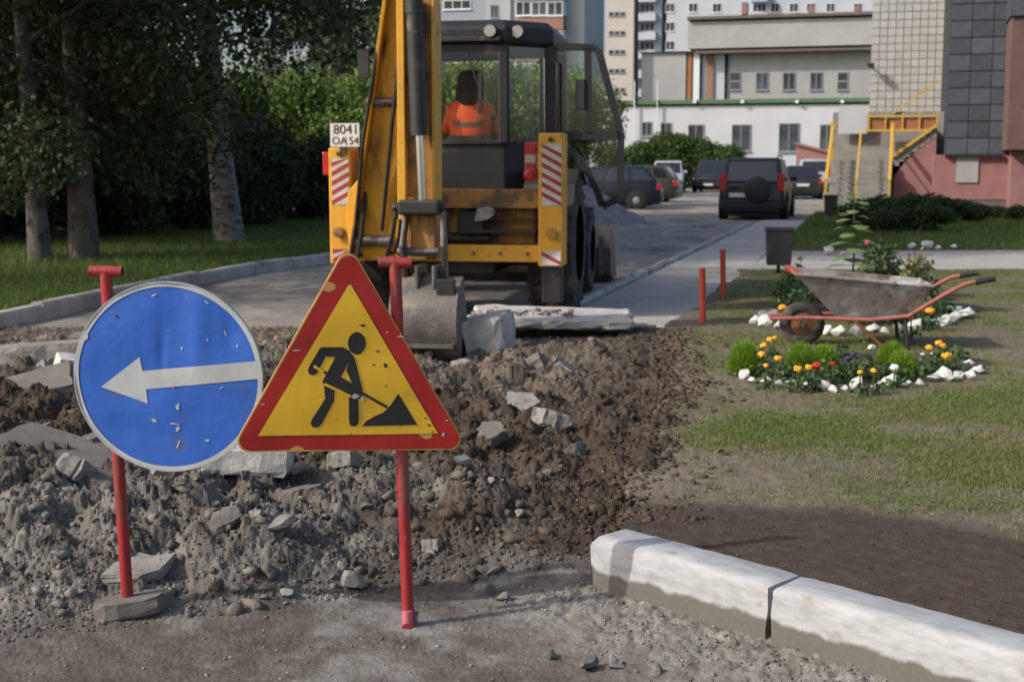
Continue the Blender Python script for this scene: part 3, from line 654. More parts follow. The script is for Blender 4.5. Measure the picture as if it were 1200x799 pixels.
def inset(P, kx): return [(cxy.x + (p[0] - cxy.x) * kx, cxy.y + (p[1] - cxy.y) * kx) for p in P]
plate = MB(); outl = rounded(T3, 13 * K); n = len(outl)
plate.prism(outl, lambda a, b_, t: Vector((a, t, b_)), -.0005, .019)
plate = plate.build('plate', M['orange_rim'], root, smooth=40); plate.location = tc_ - root.location; plate.rotation_euler = (0, 0, R(12))
flat('red_border', rounded(inset(T3, .978), 12 * K), .0028, M['sign_red'], plate, dentT, 4)
flat('yellow_field', [q_(411.5, 331), q_(513.5, 513), q_(302.5, 507)], .0044, M['sign_yellow'], plate, dentT, 4)
def cr(P): return [q_(280 + x / 2.959, 290 + y / 2.959) for x, y in P]
ell = [(410 + 31 * math.cos(a), 331 + 39 * math.sin(a)) for a in np.linspace(0, 2 * math.pi, 25)[:-1]]
fig = {'head': ell,
 'torso': [(283, 344), (290, 341), (362, 343), (384, 356), (394, 372), (384, 392), (352, 446), (412, 482), (428, 498), (426, 518), (412, 526), (388, 514), (292, 468), (289, 460), (336, 376), (302, 374)],
 'rear_arm': [(283, 344), (302, 374), (270, 432), (256, 438), (243, 432), (241, 416), (248, 402)],
 'front_arm': [(394, 372), (401, 380), (412, 430), (428, 498), (426, 518), (412, 526), (394, 512), (398, 488), (388, 462), (372, 424), (384, 392)],
 'rear_leg': [(294, 474), (331, 493), (327, 530), (282, 612), (268, 621), (252, 618), (246, 604), (252, 590), (298, 520)],
 'front_leg': [(379, 518), (412, 527), (412, 608), (406, 619), (394, 622), (383, 618), (379, 606)],
 'pile': [(422, 622), (440, 604), (466, 590), (496, 578), (510, 568), (530, 545), (552, 512), (618, 626)],
 'shovel': [(262, 399), (258, 407), (300, 434), (510, 563), (516, 555), (300, 425)]}
for k, P in fig.items():
    flat(k, cr(P), {'shovel': .0064, 'torso': .0060, 'front_arm': .0062, 'rear_arm': .0058}.get(k, .0056), M['sign_black'], plate, dentT, 3)
flat('tool_gap', cr([(258, 409), (262, 401), (296, 424), (292, 431)]), .0070, M['sign_yellow'], plate, dentT, 0)
flat('tool_gap', cr([(292, 470), (300, 466), (388, 512), (384, 519)]), .0070, M['sign_yellow'], plate, dentT, 0)
for k, (cx, cy, a, b_) in enumerate(((452, 429, 4, 4.5), (443, 412, 4, 2), (426, 381, 6, 2), (438, 428, 2, 2), (452, 453, 2, 2), (503, 503, 3, 3), (410, 509, 2, 1.5), (507, 511, 2.5, 2), (394, 491, 2.5, 1), (499, 494, 4, 1), (411, 331, 1.5, 4), (467, 389, 3, 2))):
    r = random.Random(k + 90); P = [q_(cx + .7 * a * r.uniform(.4, 1.2) * math.cos(t), cy + .7 * b_ * r.uniform(.4, 1.2) * math.sin(t)) for t in np.linspace(0, 6.283, 12)[:-1]]
    flat('scuff', P, .0052, M['sign_black'], plate, dentT, 0)
for k, (cx, cy, a, b_) in enumerate(((336, 404, 1.2, 6), (348, 408, 5, 1), (454, 390, 2, 1.2), (470, 395, 4, 1.2), (416, 464, 5, 3), (424, 468, 2, 4), (524, 497, 2, 1), (520, 514, 1.5, 3), (309, 470, 3, 1))):
    r = random.Random(k + 190); P = [q_(cx + a * r.uniform(.5, 1.2) * math.cos(t), cy + b_ * r.uniform(.5, 1.2) * math.sin(t)) for t in np.linspace(0, 6.283, 10)[:-1]]
    flat('scratch', P, .0072, M['sign_white'], plate, dentT, 0)
mb = MB()
for dz in (.02, -.14): mb.lohi((-.12, .0195, dz - .015), (top.x - tc_.x + .03, .026, dz + .015))
mb.build('bracket', M['sign_grey'], plate)
# ================================================================== BACKHOE LOADER
M['yellow'] = mat('yellow', (.72, .37, .03), (.62, .30, .026), 3, .5, .12, 30, dirt=[((.30, .15, .05), .37, 4), ((.13, .08, .045), .30, 9)], rvar=.12)
M['yellow_dirty'] = mat('yellow_dirty', (.52, .26, .035), (.34, .165, .04), 2.6, .7, .3, 24, stretch=(1.6, 1, .45), dirt=[((.16, .085, .04), .50, 2.6), ((.035, .028, .022), .42, 3.6)])
M['boom_yellow'] = mat('boom_yellow', (.68, .35, .03), (.56, .27, .03), 2.6, .6, .2, 24, stretch=(1.6, 1, .4), dirt=[((.26, .13, .04), .42, 2.6), ((.05, .036, .025), .37, 3.4)])
M['yellow_mud'] = mat('yellow_mud', (.42, .20, .035), (.28, .13, .035), 3, .7, .2, 24, dirt=[((.12, .075, .04), .44, 4)])
M['machine_black'] = mat('machine_black', (.014, .014, .015), (.032, .03, .028), 4, .55, .1, 30, dirt=[((.12, .10, .08), .33, 5)])
M['cab_grey'] = mat('cab_grey', (.010, .010, .012), (.02, .02, .021), 3, .5, dirt=[((.07, .062, .052), .33, 4)])
M['rubber'] = mat('rubber', (.02, .02, .02), (.05, .046, .04), 6, .9, .2, 40, dirt=[((.13, .11, .085), .4, 6)])
M['steel'] = mat('steel', (.20, .19, .18), (.10, .085, .07), 7, .45, .2, 40, metal=.6, dirt=[((.14, .09, .06), .4, 8)], rvar=.15)
M['bucket_steel'] = mat('bucket_steel', (.10, .09, .08), (.17, .15, .125), 5, .6, .3, 40, metal=.25, dirt=[((.24, .205, .165), .42, 4)])
M['chrome'] = mat('chrome', (.75, .75, .76), rough=.18, metal=1.0)
M['rust'] = mat('rust', (.22, .085, .03), (.10, .05, .03), 9, .9, .3, 40)
M['plate_white'] = mat('plate_white', (.68, .69, .68), (.58, .59, .58), 9, .55)
M['print_black'] = mat('print_black', (.02, .02, .02), rough=.6)
M['stripe_red'] = mat('stripe_red', (.36, .03, .025), (.28, .035, .03), 9, .55, dirt=[((.4, .25, .2), .3, 15)])
M['stripe_white'] = mat('stripe_white', (.62, .58, .54), (.48, .42, .38), 9, .55, dirt=[((.3, .2, .15), .3, 10)])
M['lens_red'] = mat('lens_red', (.50, .015, .02), (.36, .012, .015), 8, .25, coat=.5)
M['lens_clear'] = mat('lens_clear', (.38, .37, .34), rough=.2, coat=.5)
M['cab_glass'] = glass_mat('cab_glass', (.97, .98, .97), .012)
M['rag'] = mat('rag', (.35, .33, .3), (.2, .19, .17), 9, .95, .4, 30)
M['seat_cloth'] = mat('seat_cloth', (.03, .03, .034), rough=.9)

def text_mesh(name, body, size, m, parent, loc, rot):
    cu = bpy.data.curves.new(name, 'FONT'); cu.body = body; cu.size = size; cu.extrude = .0015; cu.align_x = 'CENTER'; cu.align_y = 'CENTER'
    t = bpy.data.objects.new(name, cu); col.objects.link(t)
    bpy.context.view_layer.update()
    me = bpy.data.meshes.new_from_object(t.evaluated_get(bpy.context.evaluated_depsgraph_get()))
    bpy.data.objects.remove(t); bpy.data.curves.remove(cu); me.materials.clear(); me.materials.append(m)
    o = link(name, me, None, parent); o.location = loc; o.rotation_euler = rot; return o

D = empty('backhoe_loader', (-.61, 13.1, 0), R(-9), 'muddy yellow backhoe digger with an open cab door and raised arm', 'digger')
def part(name, mb, m, parent=None, **kw): return mb.build(name, m, parent or D, **kw)
# rear frame
part('upper_beam', MB().lohi((-.9, -.09, 1.09), (.93, .09, 1.27)), M['yellow_mud'], bevel=.012)
part('lower_beam', MB().lohi((-.9, -.09, .585), (.93, .09, .745)), M['yellow'], bevel=.012)
part('back_plate', MB().lohi((-.86, .10, .75), (.9, .13, 1.085)), M['yellow_dirty'])
part('slide_bar', MB().lohi((.15, -.1, .86), (.86, .04, .89)).lohi((.15, -.06, .98), (.86, .03, 1.0)), M['machine_black'])
def outrigger(x0, x1, ztop, side):
    o = part('outrigger', MB().lohi((x0, -.16, .55), (x1, .16, ztop)), M['yellow'], bevel=.018)
    xc = (x0 + x1) / 2
    MB().lohi((x0 + .025, -.08, .2), (x1 - .025, .1, .6)).build('inner_leg', M['machine_black'], o, bevel=.01)
    MB().lohi((x0 - .03, -.17, .02), (x1 + .03, .2, .10)).lohi((xc - .05, -.05, .1), (xc + .05, .08, .26)).build('foot_pad', M['rust'], o, bevel=.015)
    for z0, z1 in ((1.12, ztop - .1), (.565, .70)):
        st = MB().lohi((x0 + .035, -.165, z0), (x1 - .02, -.162, z1)).build('warning_panel', M['stripe_white'], o)
        wd = x1 - x0 - .055; n = int((z1 - z0) / .09)
        for k in range(n + 1):
            zb = z0 + k * .09; rise = wd * .55; P = []
            for a, zz in ((0, zb), (wd, zb - side * rise), (wd, zb + .042 - side * rise), (0, zb + .042)): P.append((x0 + .035 + a, min(max(zz, z0), z1)))
            if len({p[1] for p in P}) > 2: MB().prism(P, lambda a, b_, t: Vector((a, t, b_)), -.168, -.1655).build('red_stripe', M['stripe_red'], st)
    MB().lathe([(.05, 0), (.05, .05), (.02, .055)], (xc + .01 * side, -.16, .86), (0, -1, 0), 16).build('pin_boss', M['yellow_mud'], o, smooth=40)
    MB().lathe([(.022, 0), (.022, .03)], (xc, -.16, ztop - .06), (0, -1, 0), 12).build('bolt_hole', M['machine_black'], o)
    return o
outrigger(.89, 1.125, 1.79, 1); OL = outrigger(-1.13, -.91, 1.66, -1)
# number plate
npl = part('number_plate', MB().lohi((-1.09, -.215, 1.665), (-.805, -.205, 1.885)), M['plate_white'], bevel=.003)
MB().lohi((-1.0, -.205, 1.6), (-.95, -.17, 1.75)).build('plate_bracket', M['machine_black'], npl)
text_mesh('plate_number', '8041', .125, M['print_black'], npl, (-.935, -.2175, 1.825), (R(90), 0, 0))
text_mesh('plate_letters', 'OA', .10, M['print_black'], npl, (-1.0, -.2175, 1.72), (R(90), 0, 0))
text_mesh('plate_region', '54', .10, M['print_black'], npl, (-.86, -.2175, 1.72), (R(90), 0, 0))
MB().lohi((-.935, -.2175, 1.675), (-.931, -.2155, 1.765)).build('plate_line', M['print_black'], npl)
# tail lights
for x, z0 in ((.80, 1.37), (-.78, 1.38)):
    tl = part('tail_light', MB().lohi((x - .06, -.05, z0), (x + .06, .08, z0 + .34)), M['lens_red'], bevel=.02)
    MB().lohi((x - .05, -.062, z0 + .14), (x + .05, -.05, z0 + .22)).build('indicator_lens', M['lens_clear'], tl, bevel=.01)
    MB().lathe([(.055, 0), (.06, .04), (.03, .07)], (x, -.05, z0 + .03), (0, -1, 0), 16).build('round_lens', M['lens_red'], tl, smooth=40)
part('left_marker', MB().lohi((-1.22, -.05, 1.4), (-1.13, .05, 1.62)), M['lens_red'], bevel=.01)
# chassis, axle and engine cover
part('chassis', MB().lohi((-.42, .13, .45), (.42, 3.9, .95)), M['machine_black'], bevel=.02)
part('rear_axle', MB().tube([(-.8, .95, .62), (.8, .95, .62)], .14, 14).lohi((-.25, .7, .35), (.25, 1.25, .85)), M['machine_black'], smooth=40)
part('engine_hood', MB().lohi((-.48, 2.45, .95), (.48, 4.1, 1.62)), M['yellow'], bevel=.06, seg=3)
part('front_axle', MB().tube([(-.85, 3.45, .45), (.85, 3.45, .45)], .09, 12), M['machine_black'])
for sx in (-1, 1):
    part('rear_fender', MB().beam([(sx * .92, .25, 1.0), (sx * .92, .42, 1.3), (sx * .92, .75, 1.44), (sx * .92, 1.2, 1.44), (sx * .92, 1.55, 1.3)], [(.5, .03)] * 5), M['machine_black'])
def wheel(x, y, r, wd, lugs, side):
    pf = [(r * .55, -wd / 2), (r * .8, -wd / 2), (r * .95, -wd * .47), (r * .99, -wd * .38), (r * .99, wd * .38), (r * .95, wd * .47), (r * .8, wd / 2), (r * .55, wd / 2)]
    o = part('wheel', MB().lathe([(r * .54, -wd * .32), (r * .2, -wd * .1 * side), (.02, 0.0), (r * .2, wd * .1), (r * .54, wd * .32)], (x, y, r), (1, 0, 0), 28, cap=False), M['yellow_dirty'], smooth=40)
    ty = MB().lathe(pf, (x, y, r), (1, 0, 0), 40, cap=False)
    for k in range(lugs):
        for sgn in (-1, 1):
            a = 2 * math.pi * (k + (.5 if sgn > 0 else 0)) / lugs; a2 = a + .22
            P = lambda an, xx, rr_: Vector((x + xx, y + rr_ * math.cos(an), r + rr_ * math.sin(an)))
            ty.bar(P(a, sgn * wd * .02, r * .985), P(a2, sgn * wd * .47, r * .97), .05 * r / .7, .055 * r / .7, up=P(a, 0, 1) - P(a, 0, 0))
    ty.build('tyre', M['rubber'], o, smooth=30)
for sx in (-1, 1): wheel(sx * .93, .98, .71, .46, 18, sx); wheel(sx * .88, 3.45, .5, .34, 14, sx)
# loader arms and front bucket
for sx in (-1, 1):
    part('loader_arm', MB().beam([(sx * .62, 2.3, 1.35), (sx * .66, 3.4, 1.3), (sx * .7, 4.5, .55)], [(.1, .2), (.1, .24), (.1, .2)]), M['yellow_mud'], bevel=.01)
lb = MB(); prof = [(4.75, .72), (4.55, .45), (4.6, .12), (4.85, .03), (5.45, .05), (5.45, .07), (4.88, .07), (4.65, .16), (4.6, .44), (4.8, .70)]
lb.prism(prof, lambda a, b_, t: Vector((t, a, b_)), -1.15, 1.15)
for sx in (-1, 1): lb.prism([(4.75, .74), (4.54, .45), (4.58, .1), (4.85, .02), (5.46, .03)], lambda a, b_, t: Vector((t, a, b_)), sx * 1.15, sx * 1.175)
lb = part('loader_bucket', lb, M['bucket_steel'])
for x in (-.7, -.35, .35, .7, 1.05): MB().lohi((x - .03, 4.48, .1), (x + .03, 4.6, .6)).build('bucket_rib', M['steel'], lb)
# cab
CP = [(-.43, .72), (.43, .72), (.84, 1.1), (.84, 2.2), (.62, 2.42), (-.62, 2.42), (-.84, 2.2), (-.84, 1.1)]
def ringp(k, z, s=1.0, dy=0.0): return [Vector((p[0] * s, (p[1] - 1.57) * s + 1.57 + dy, z)) for p in k]
lw = part('cab_body', MB().loft([ringp(CP, 1.02, .93), ringp(CP, 1.25, 1.0), ringp(CP, 1.72, 1.0)]), M['cab_grey'], bevel=.015)
roof = part('cab_roof', MB().loft([ringp(CP, 2.66, 1.0), ringp(CP, 2.70, 1.04), ringp(CP, 2.84, 1.04), ringp(CP, 2.92, .95)]), M['cab_grey'], bevel=.02)
MB().lohi((-.4, .62, 2.70), (.4, .72, 2.75)).build('roof_lip', M['machine_black'], roof, bevel=.01)
for x in (-.52, .30, .55):
    lt = MB().lathe([(.05, 0), (.075, -.05), (.07, -.09)], (x, .70 + max(0, x - .4) * .9, 2.80), (0, 1, 0), 16).build('work_light', M['machine_black'], roof, smooth=40)
    MB().lathe([(.058, 0), (.058, .006)], (x, .604 + max(0, x - .4) * .9, 2.80), (0, 1, 0), 16).build('light_lens', M['lens_clear'], lt)
for i, p in enumerate(CP):
    wd = .10 if i in (0, 1) else .11
    part('cab_pillar', MB().bar((p[0] * .985, p[1], 1.70), (p[0] * .975, (p[1] - 1.57) * .98 + 1.57, 2.68), wd, wd, up=(0, 1, 0)), M['cab_grey'], bevel=.015)
for i in range(8):
    if i == 2: continue                            # the doorway on the right stands open
    a, b_ = Vector((*CP[i], 0)), Vector((*CP[(i + 1) % 8], 0)); t = (b_ - a).normalized(); a2, b2 = a + t * .055, b_ - t * .055
    gpn = MB(); nrm = Vector((t.y, -t.x, 0)) * .004
    q = [a2 * .985 + Vector((0, 0, 1.725)), b2 * .985 + Vector((0, 0, 1.725)), b2 * .975 + Vector((0, 0, 2.66)), a2 * .975 + Vector((0, 0, 2.66))]
    gpn.add([p + nrm for p in q] + [p - nrm for p in q], [(0, 1, 2, 3), (7, 6, 5, 4), (0, 4, 5, 1), (1, 5, 6, 2), (2, 6, 7, 3), (3, 7, 4, 0)])
    part('window_pane', gpn, M['cab_glass'])
part('rear_window_rail', MB().lohi((-.38, .69, 1.70), (.38, .75, 1.745)), M['cab_grey'], bevel=.006)
part('rear_window_rail', MB().lohi((-.38, .69, 2.52), (.38, .74, 2.68)), M['cab_grey'], bevel=.006)
# open door
dr = MB(); Y0 = 1.06
def dl(P, wd=.07):
    for a, b_ in zip(P[:-1], P[1:]): dr.bar((a[0], Y0, a[1]), (b_[0], Y0, b_[1]), wd, .05, up=(0, 1, 0))
dl([(.88, 1.7), (.88, 2.68), (1.28, 2.66), (1.34, 2.6), (1.56, 1.82), (1.56, 1.16), (1.38, 1.08)])
dl([(1.22, 2.66), (1.24, 1.8)]); dl([(.88, 1.79), (1.56, 1.79)], .09)
dl([(.88, 1.72), (1.08, 1.62), (1.24, 1.42), (1.34, 1.2), (1.38, 1.08)], .07)
door = part('cab_door', dr, M['cab_grey'])
MB().lohi((.9, Y0 - .004, 1.83), (1.21, Y0 + .004, 2.63)).build('door_pane', M['cab_glass'], door)
MB().prism([(1.26, 1.83), (1.54, 1.83), (1.33, 2.58), (1.26, 2.62)], lambda a, b_, t: Vector((a, t, b_)), Y0 - .004, Y0 + .004).build('door_pane', M['cab_glass'], door)
MB().prism([(1.12, 1.72), (1.53, 1.75), (1.53, 1.2), (1.4, 1.14), (1.28, 1.44)], lambda a, b_, t: Vector((a, t, b_)), Y0 - .004, Y0 + .004).build('door_pane', M['cab_glass'], door)
MB().lohi((1.1, Y0 - .05, 2.05), (1.2, Y0 - .02, 2.35)).build('door_mirror', M['machine_black'], door, bevel=.01)
# seat inside
seat = part('driver_seat', MB().lohi((-.33, 1.25, 1.42), (.19, 1.75, 1.54)), M['seat_cloth'], bevel=.05)
MB().lohi((-.27, 1.20, 1.54), (.13, 1.30, 1.80)).build('seat_back', M['seat_cloth'], seat, bevel=.04)
MB().lohi((-.17, 1.4, 1.02), (.03, 1.6, 1.42)).build('seat_post', M['machine_black'], seat)
sw = part('steering_column', MB().tube([(-.07, 2.25, 1.05), (-.07, 2.08, 1.68)], .04, 10), M['machine_black'])
MB().lathe([(.17, -.012), (.19, 0), (.17, .012), (.155, 0)], (-.07, 2.07, 1.7), (0, -.25, 1), 24, cap=False).build('steering_wheel', M['machine_black'], sw, smooth=40)
part('mirror_arm', MB().tube([(-.86, 1.0, 2.5), (-1.02, .95, 2.55)], .012, 8).lohi((-1.12, .9, 2.38), (-1.0, .94, 2.66)), M['machine_black'], bevel=.008)
# swing post, boom, dipper, bucket
sp_ = part('swing_post', MB().lohi((-.82, -.34, .62), (-.42, .02, 1.2)), M['yellow_dirty'], bevel=.03)
lp = [(-.78, .60), (-.90, .75), (-.93, 1.0), (-.90, 1.25), (-.80, 1.36), (-.68, 1.36), (-.68, 1.28), (-.76, 1.24), (-.82, 1.12), (-.83, .95), (-.8, .78), (-.72, .70), (-.72, .60)]
MB().prism(lp, lambda a, b_, t: Vector((a, t, b_)), -.30, -.22).build('hose_guard', M['yellow'], sp_, bevel=.008)
B = [Vector(p) for p in ((-.60, -.32, .66), (-.47, -.50, 1.4), (-.34, -.68, 2.1), (-.13, -1.0, 3.0), (.02, -1.35, 3.8), (.12, -1.72, 4.15))]
wb = [.46, .37, .29, .27, .27, .27]
boom = part('boom', MB().beam(B, [(wb[i] - .05, (.3, .36, .4, .38, .34, .3)[i]) for i in range(6)], up=(0, 1, 0)), M['boom_yellow'])
for sx in (-1, 1):
    off = [Vector((sx * wb[i] / 2, -.03, 0)) for i in range(6)]
    MB().beam([p + q for p, q in zip(B, off)], [(.035, (.36, .44, .48, .46, .4, .36)[i]) for i in range(6)], up=(0, 1, 0)).build('boom_plate', M['yellow'], boom, bevel=.006)
for z0, z1, xo in ((.8, 2.6, -.20), (.9, 2.9, .05)):
    p0 = B[0].lerp(B[3], (z0 - .66) / 2.34); p1 = B[0].lerp(B[3], (z1 - .66) / 2.34); md = (p0 + p1) / 2
    MB().tube([p0 + Vector((xo, -.2, 0)), md + Vector((xo, -.26, 0)), p1 + Vector((xo * .8, -.22, 0))], .018, 8).build('hose', M['machine_black'], boom)
DX, DY = .165, -1.82
dip = part('dipper', MB().beam([(DX - .02, DY - .05, 4.35), (DX - .02, DY, 3.6), (DX, DY, 2.2), (DX, DY + .02, 1.2), (DX + .01, DY + .02, .72)], [(.24, .3), (.26, .36), (.25, .32), (.25, .28), (.24, .2)], up=(0, 1, 0)), M['yellow_mud'], bevel=.01)
MB().beam([(DX - .125, DY - .1, 4.2), (DX - .125, DY - .1, 2.2), (DX - .13, DY - .1, 1.15)], [(.06, .26), (.06, .24), (.07, .22)], up=(0, 1, 0)).build('dipper_plate', M['yellow'], dip, bevel=.006)
MB().lohi((DX + .12, DY - .18, 1.2), (DX + .14, DY + .1, 4.2)).build('dipper_plate', M['yellow'], dip)
MB().lohi((DX - .17, DY - .17, 1.05), (DX - .04, DY + .06, 1.24)).build('hose_block', M['yellow'], dip, bevel=.02)
cyl = MB().tube([(DX + .0, DY - .25, 2.72), (DX + .03, DY - .25, 1.73)], .068, 18).build('bucket_cylinder', M['machine_black'], dip, smooth=40)
MB().tube([(DX + .03, DY - .25, 1.74), (DX + .05, DY - .25, 1.2)], .032, 14).build('piston_rod', M['chrome'], cyl, smooth=40)
MB().tube([(DX + .0, DY - .25, 2.68), (DX - .005, DY - .25, 2.8)], .075, 16).build('cylinder_cap', M['machine_black'], cyl, smooth=40)
MB().lohi((DX - .14, DY - .32, 1.1), (DX + .2, DY - .14, 1.22)).tube([(DX - .2, DY - .24, 1.16), (DX + .24, DY - .24, 1.16)], .035, 12).build('rod_eye', M['machine_black'], dip, bevel=.02)
MB().lohi((DX - .06, DY - .2, .76), (DX + .14, DY - .13, 1.1)).build('link_cover', M['yellow_dirty'], dip, bevel=.01)
for hx in (.02, -.06): MB().tube([(DX + hx, DY - .27, 2.8), (DX + hx + .1, DY - .4, 3.0), (DX + hx + .16, DY - .3, 3.4)], .014, 8).build('hose', M['machine_black'], dip)
for sx in (-1, 1):
    x = DX + .06 + sx * .15
    MB().beam([(x, DY - .2, 1.14), (x + sx * .02, DY - .26, .85), (x + sx * .02, DY - .2, .56)], [(.03, .09), (.03, .14), (.03, .10)], up=(0, 1, 0)).build('bucket_link', M['steel'], dip, bevel=.006)
BX = DX + .105
bk = []
for k in range(15):
    a = R(100 + 205 * k / 14); bk.append((DY - .16 + .38 * math.cos(a), .25 + .36 * math.sin(a)))
inner = [((p[0] - DY + .16) * .92 + DY - .16, (p[1] - .25) * .92 + .25) for p in bk][::-1]
bmb = MB().prism(bk + inner, lambda a, b_, t: Vector((t, a, b_)), BX - .255, BX + .255)
for sx in (-1, 1): bmb.prism(bk, lambda a, b_, t: Vector((t, a, b_)), BX + sx * .255, BX + sx * .275)
bmb.lohi((BX - .25, DY - .55, .06), (BX + .25, DY - .50, .09))
buc = part('digging_bucket', bmb, M['bucket_steel'], smooth=30)
for sx in (-1, 1): MB().lohi((BX + sx * .07 - .015, DY - .42, .38), (BX + sx * .07 + .015, DY - .1, .70)).build('bucket_ear', M['steel'], buc, bevel=.008)
MB().lohi((BX + .1, DY - .46, .34), (BX + .25, DY - .42, .60)).build('bucket_side_plate', M['machine_black'], buc, bevel=.008)
MB().tube([(BX - .14, DY - .2, .6), (BX + .14, DY - .2, .6)], .03, 12).build('bucket_pin', M['steel'], buc)
for k in range(5):
    x = BX - .22 + .11 * k
    MB().beam([(x, DY + .14, -.02), (x, DY + .3, .04)], [(.06, .05), (.04, .015)]).build('bucket_tooth', M['steel'], buc)
for k, (x, y, zt) in enumerate(((-.78, -.42, 1.0), (-.70, -.46, 1.15), (-.40, -.5, .95), (-.34, -.45, 1.1))):
    part('hose', MB().tube([(x, -.2, .72), (x - .05, y - .1, .62 + .03 * k), (x + .02, y - .2, .85), (x + .08, y - .14, zt + .3), (x + .12, y - .12, zt + .75)], .02, 8), M['machine_black'], smooth=60)
for p_, r_ in (((-.60, -.55, .80), .075), ((-.38, -.88, 2.05), .06), ((-.12, -1.22, 3.0), .06), ((DX, DY - .19, .80), .05), ((DX, DY - .19, 2.95), .05)):
    part('pivot_pin', MB().tube([Vector(p_) + Vector((-.17, 0, 0)), Vector(p_) + Vector((.17, 0, 0))], r_ * .7, 14), M['steel'], smooth=40)
for sx in (-1, 1):
    part('swing_cylinder', MB().tube([(sx * .1 - .3, .03, .80), (sx * .5 - .1, .05, .80)], .055, 12), M['machine_black'], smooth=40)
    part('handrail', MB().tube([(sx * .86, .98, 1.75), (sx * .93, .92, 1.8), (sx * .93, .92, 2.5), (sx * .86, .98, 2.55)], .013, 8), M['machine_black'], smooth=60)
part('wiper', MB().tube([(.05, .69, 2.62), (.2, .675, 2.2)], .008, 6).lohi((.17, .672, 2.0), (.21, .68, 2.4)), M['machine_black'])
part('lever', MB().tube([(.22, 1.15, 1.5), (.26, 1.05, 1.95)], .012, 6).lathe([(.02, -.03), (.028, 0), (.02, .03)], (.26, 1.05, 1.97), (0, 0, 1), 10), M['machine_black'])
for k in range(7): part('bolt', MB().lathe([(.018, 0), (.018, .015)], (-.78 + .26 * k, -.09, .665), (0, -1, 0), 6), M['steel'])
for k in range(5): part('bolt', MB().lathe([(.016, 0), (.016, .014)], (.2 + .15 * k, -.09, 1.18), (0, -1, 0), 6), M['steel'])
# cables and a rag hung at the frame
rg = link('rag', rock_mesh('rag', 77, .55, 3, .9, M['rag']), None, D); rg.location = (.38, -.14, 1.03); rg.scale = (.5, .2, .3); rg.rotation_euler = (0, R(-12), 0)
part('valve_block', MB().lohi((.1, -.05, .84), (.35, .1, 1.06)), M['machine_black'], bevel=.02)

# ================================================================== OPERATOR
M['skin'] = mat('skin', (.42, .22, .15), (.36, .18, .12), 8, .55)
M['navy'] = mat('navy', (.012, .014, .025), (.02, .022, .035), 9, .9)
M['vest'] = mat('vest', (.95, .13, .03), (.85, .10, .025), 8, .75, .15, 30)
M['vest_grey'] = mat('vest_grey', (.17, .12, .11), rough=.6)
M['trousers'] = mat('trousers', (.03, .035, .05), rough=.9)
PX, PY, SZ = -.07, 1.52, 1.545                     # hips on the seat
pr = empty('person', (D.matrix_basis @ Vector((PX, PY, 0))), R(-9), 'person in an orange hi-vis vest and dark cap seated in the digger cab', 'person')
def skin_mesh(name, P, E_, Rr, m, parent, root_i=0, sub=2):
    me = bpy.data.meshes.new(name); me.from_pydata([tuple(p) for p in P], E_, []); o = link(name, me, None, parent)
    md = o.modifiers.new('skin', 'SKIN'); md.use_smooth_shade = True
    sv = me.skin_vertices[0].data
    for i, r in enumerate(Rr): sv[i].radius = (r if isinstance(r, tuple) else (r, r)); sv[i].use_root = (i == root_i)
    sb = o.modifiers.new('sub', 'SUBSURF'); sb.levels = sub; sb.render_levels = sub
    me.materials.append(m); return o
z = SZ
P = [(0, 0, z + .10), (0, -.02, z + .30), (0, -.01, z + .48), (0, .0, z + .60), (0, .015, z + .67), (0, .03, z + .76), (0, .03, z + .85)]
E_ = [(0, 1), (1, 2), (2, 3), (3, 4), (4, 5), (5, 6)]; Rr = [(.17, .12), (.165, .11), (.18, .11), (.10, .09), .06, (.082, .10), (.065, .08)]
for sx in (-1, 1):
    k = len(P); P += [(sx * .17, 0, z + .555), (sx * .25, .06, z + .32), (sx * .16, .33, z + .24), (sx * .13, .40, z + .24)]
    E_ += [(2, k), (k, k + 1), (k + 1, k + 2), (k + 2, k + 3)]; Rr += [.062, .05, .036, .034]
    h = len(P)                                     # five fingers curled over the steering wheel
    for q, (fx, ln) in enumerate(((-.03, .07), (-.01, .08), (.012, .075), (.032, .06))):
        P += [(sx * .13 + fx, .45, z + .245), (sx * .13 + fx, .45 + ln * .6, z + .24), (sx * .13 + fx, .45 + ln * .8, z + .20)]
        E_ += [(k + 3, h), (h, h + 1), (h + 1, h + 2)]; Rr += [.010, .009, .008]; h = len(P)
    P += [(sx * .13 - sx * .045, .42, z + .235), (sx * .13 - sx * .06, .46, z + .22)]; E_ += [(k + 3, h), (h, h + 1)]; Rr += [.011, .009]
    k = len(P); P += [(sx * .10, .02, z + .08), (sx * .14, .42, z + .07), (sx * .14, .52, z - .34), (sx * .15, .66, z - .41)]
    E_ += [(0, k), (k, k + 1), (k + 1, k + 2), (k + 2, k + 3)]; Rr += [.09, .068, .05, .042]
body = skin_mesh('body', P, E_, Rr, M['skin'], pr)
def ell_shell(rings, n=28):
    return MB().loft([[Vector((cx + a * math.cos(2 * math.pi * j / n), cy + b_ * math.sin(2 * math.pi * j / n), zz)) for j in range(n)] for cx, cy, a, b_, zz in rings])
vest = ell_shell([(0, -.0, .20, .15, z + .04), (0, -.02, .212, .155, z + .2), (0, -.02, .225, .155, z + .38), (0, -.01, .232, .145, z + .5), (0, 0, .215, .13, z + .57), (0, 0, .15, .105, z + .625), (0, .005, .085, .085, z + .655)]).build('vest', M['vest'], pr, smooth=50)
for zz in (.22, .36):
    s_ = 1.012; MB().loft([[Vector((s_ * (.214 + .02 * (zz - .2)) * math.cos(a), -.02 + s_ * .156 * math.sin(a), z + zz + dz + .02 * math.cos(2 * a))) for a in np.linspace(0, 2 * math.pi, 33)[:-1]] for dz in (0, .05)], cap=False).build('reflective_band', M['vest_grey'], vest, smooth=60)
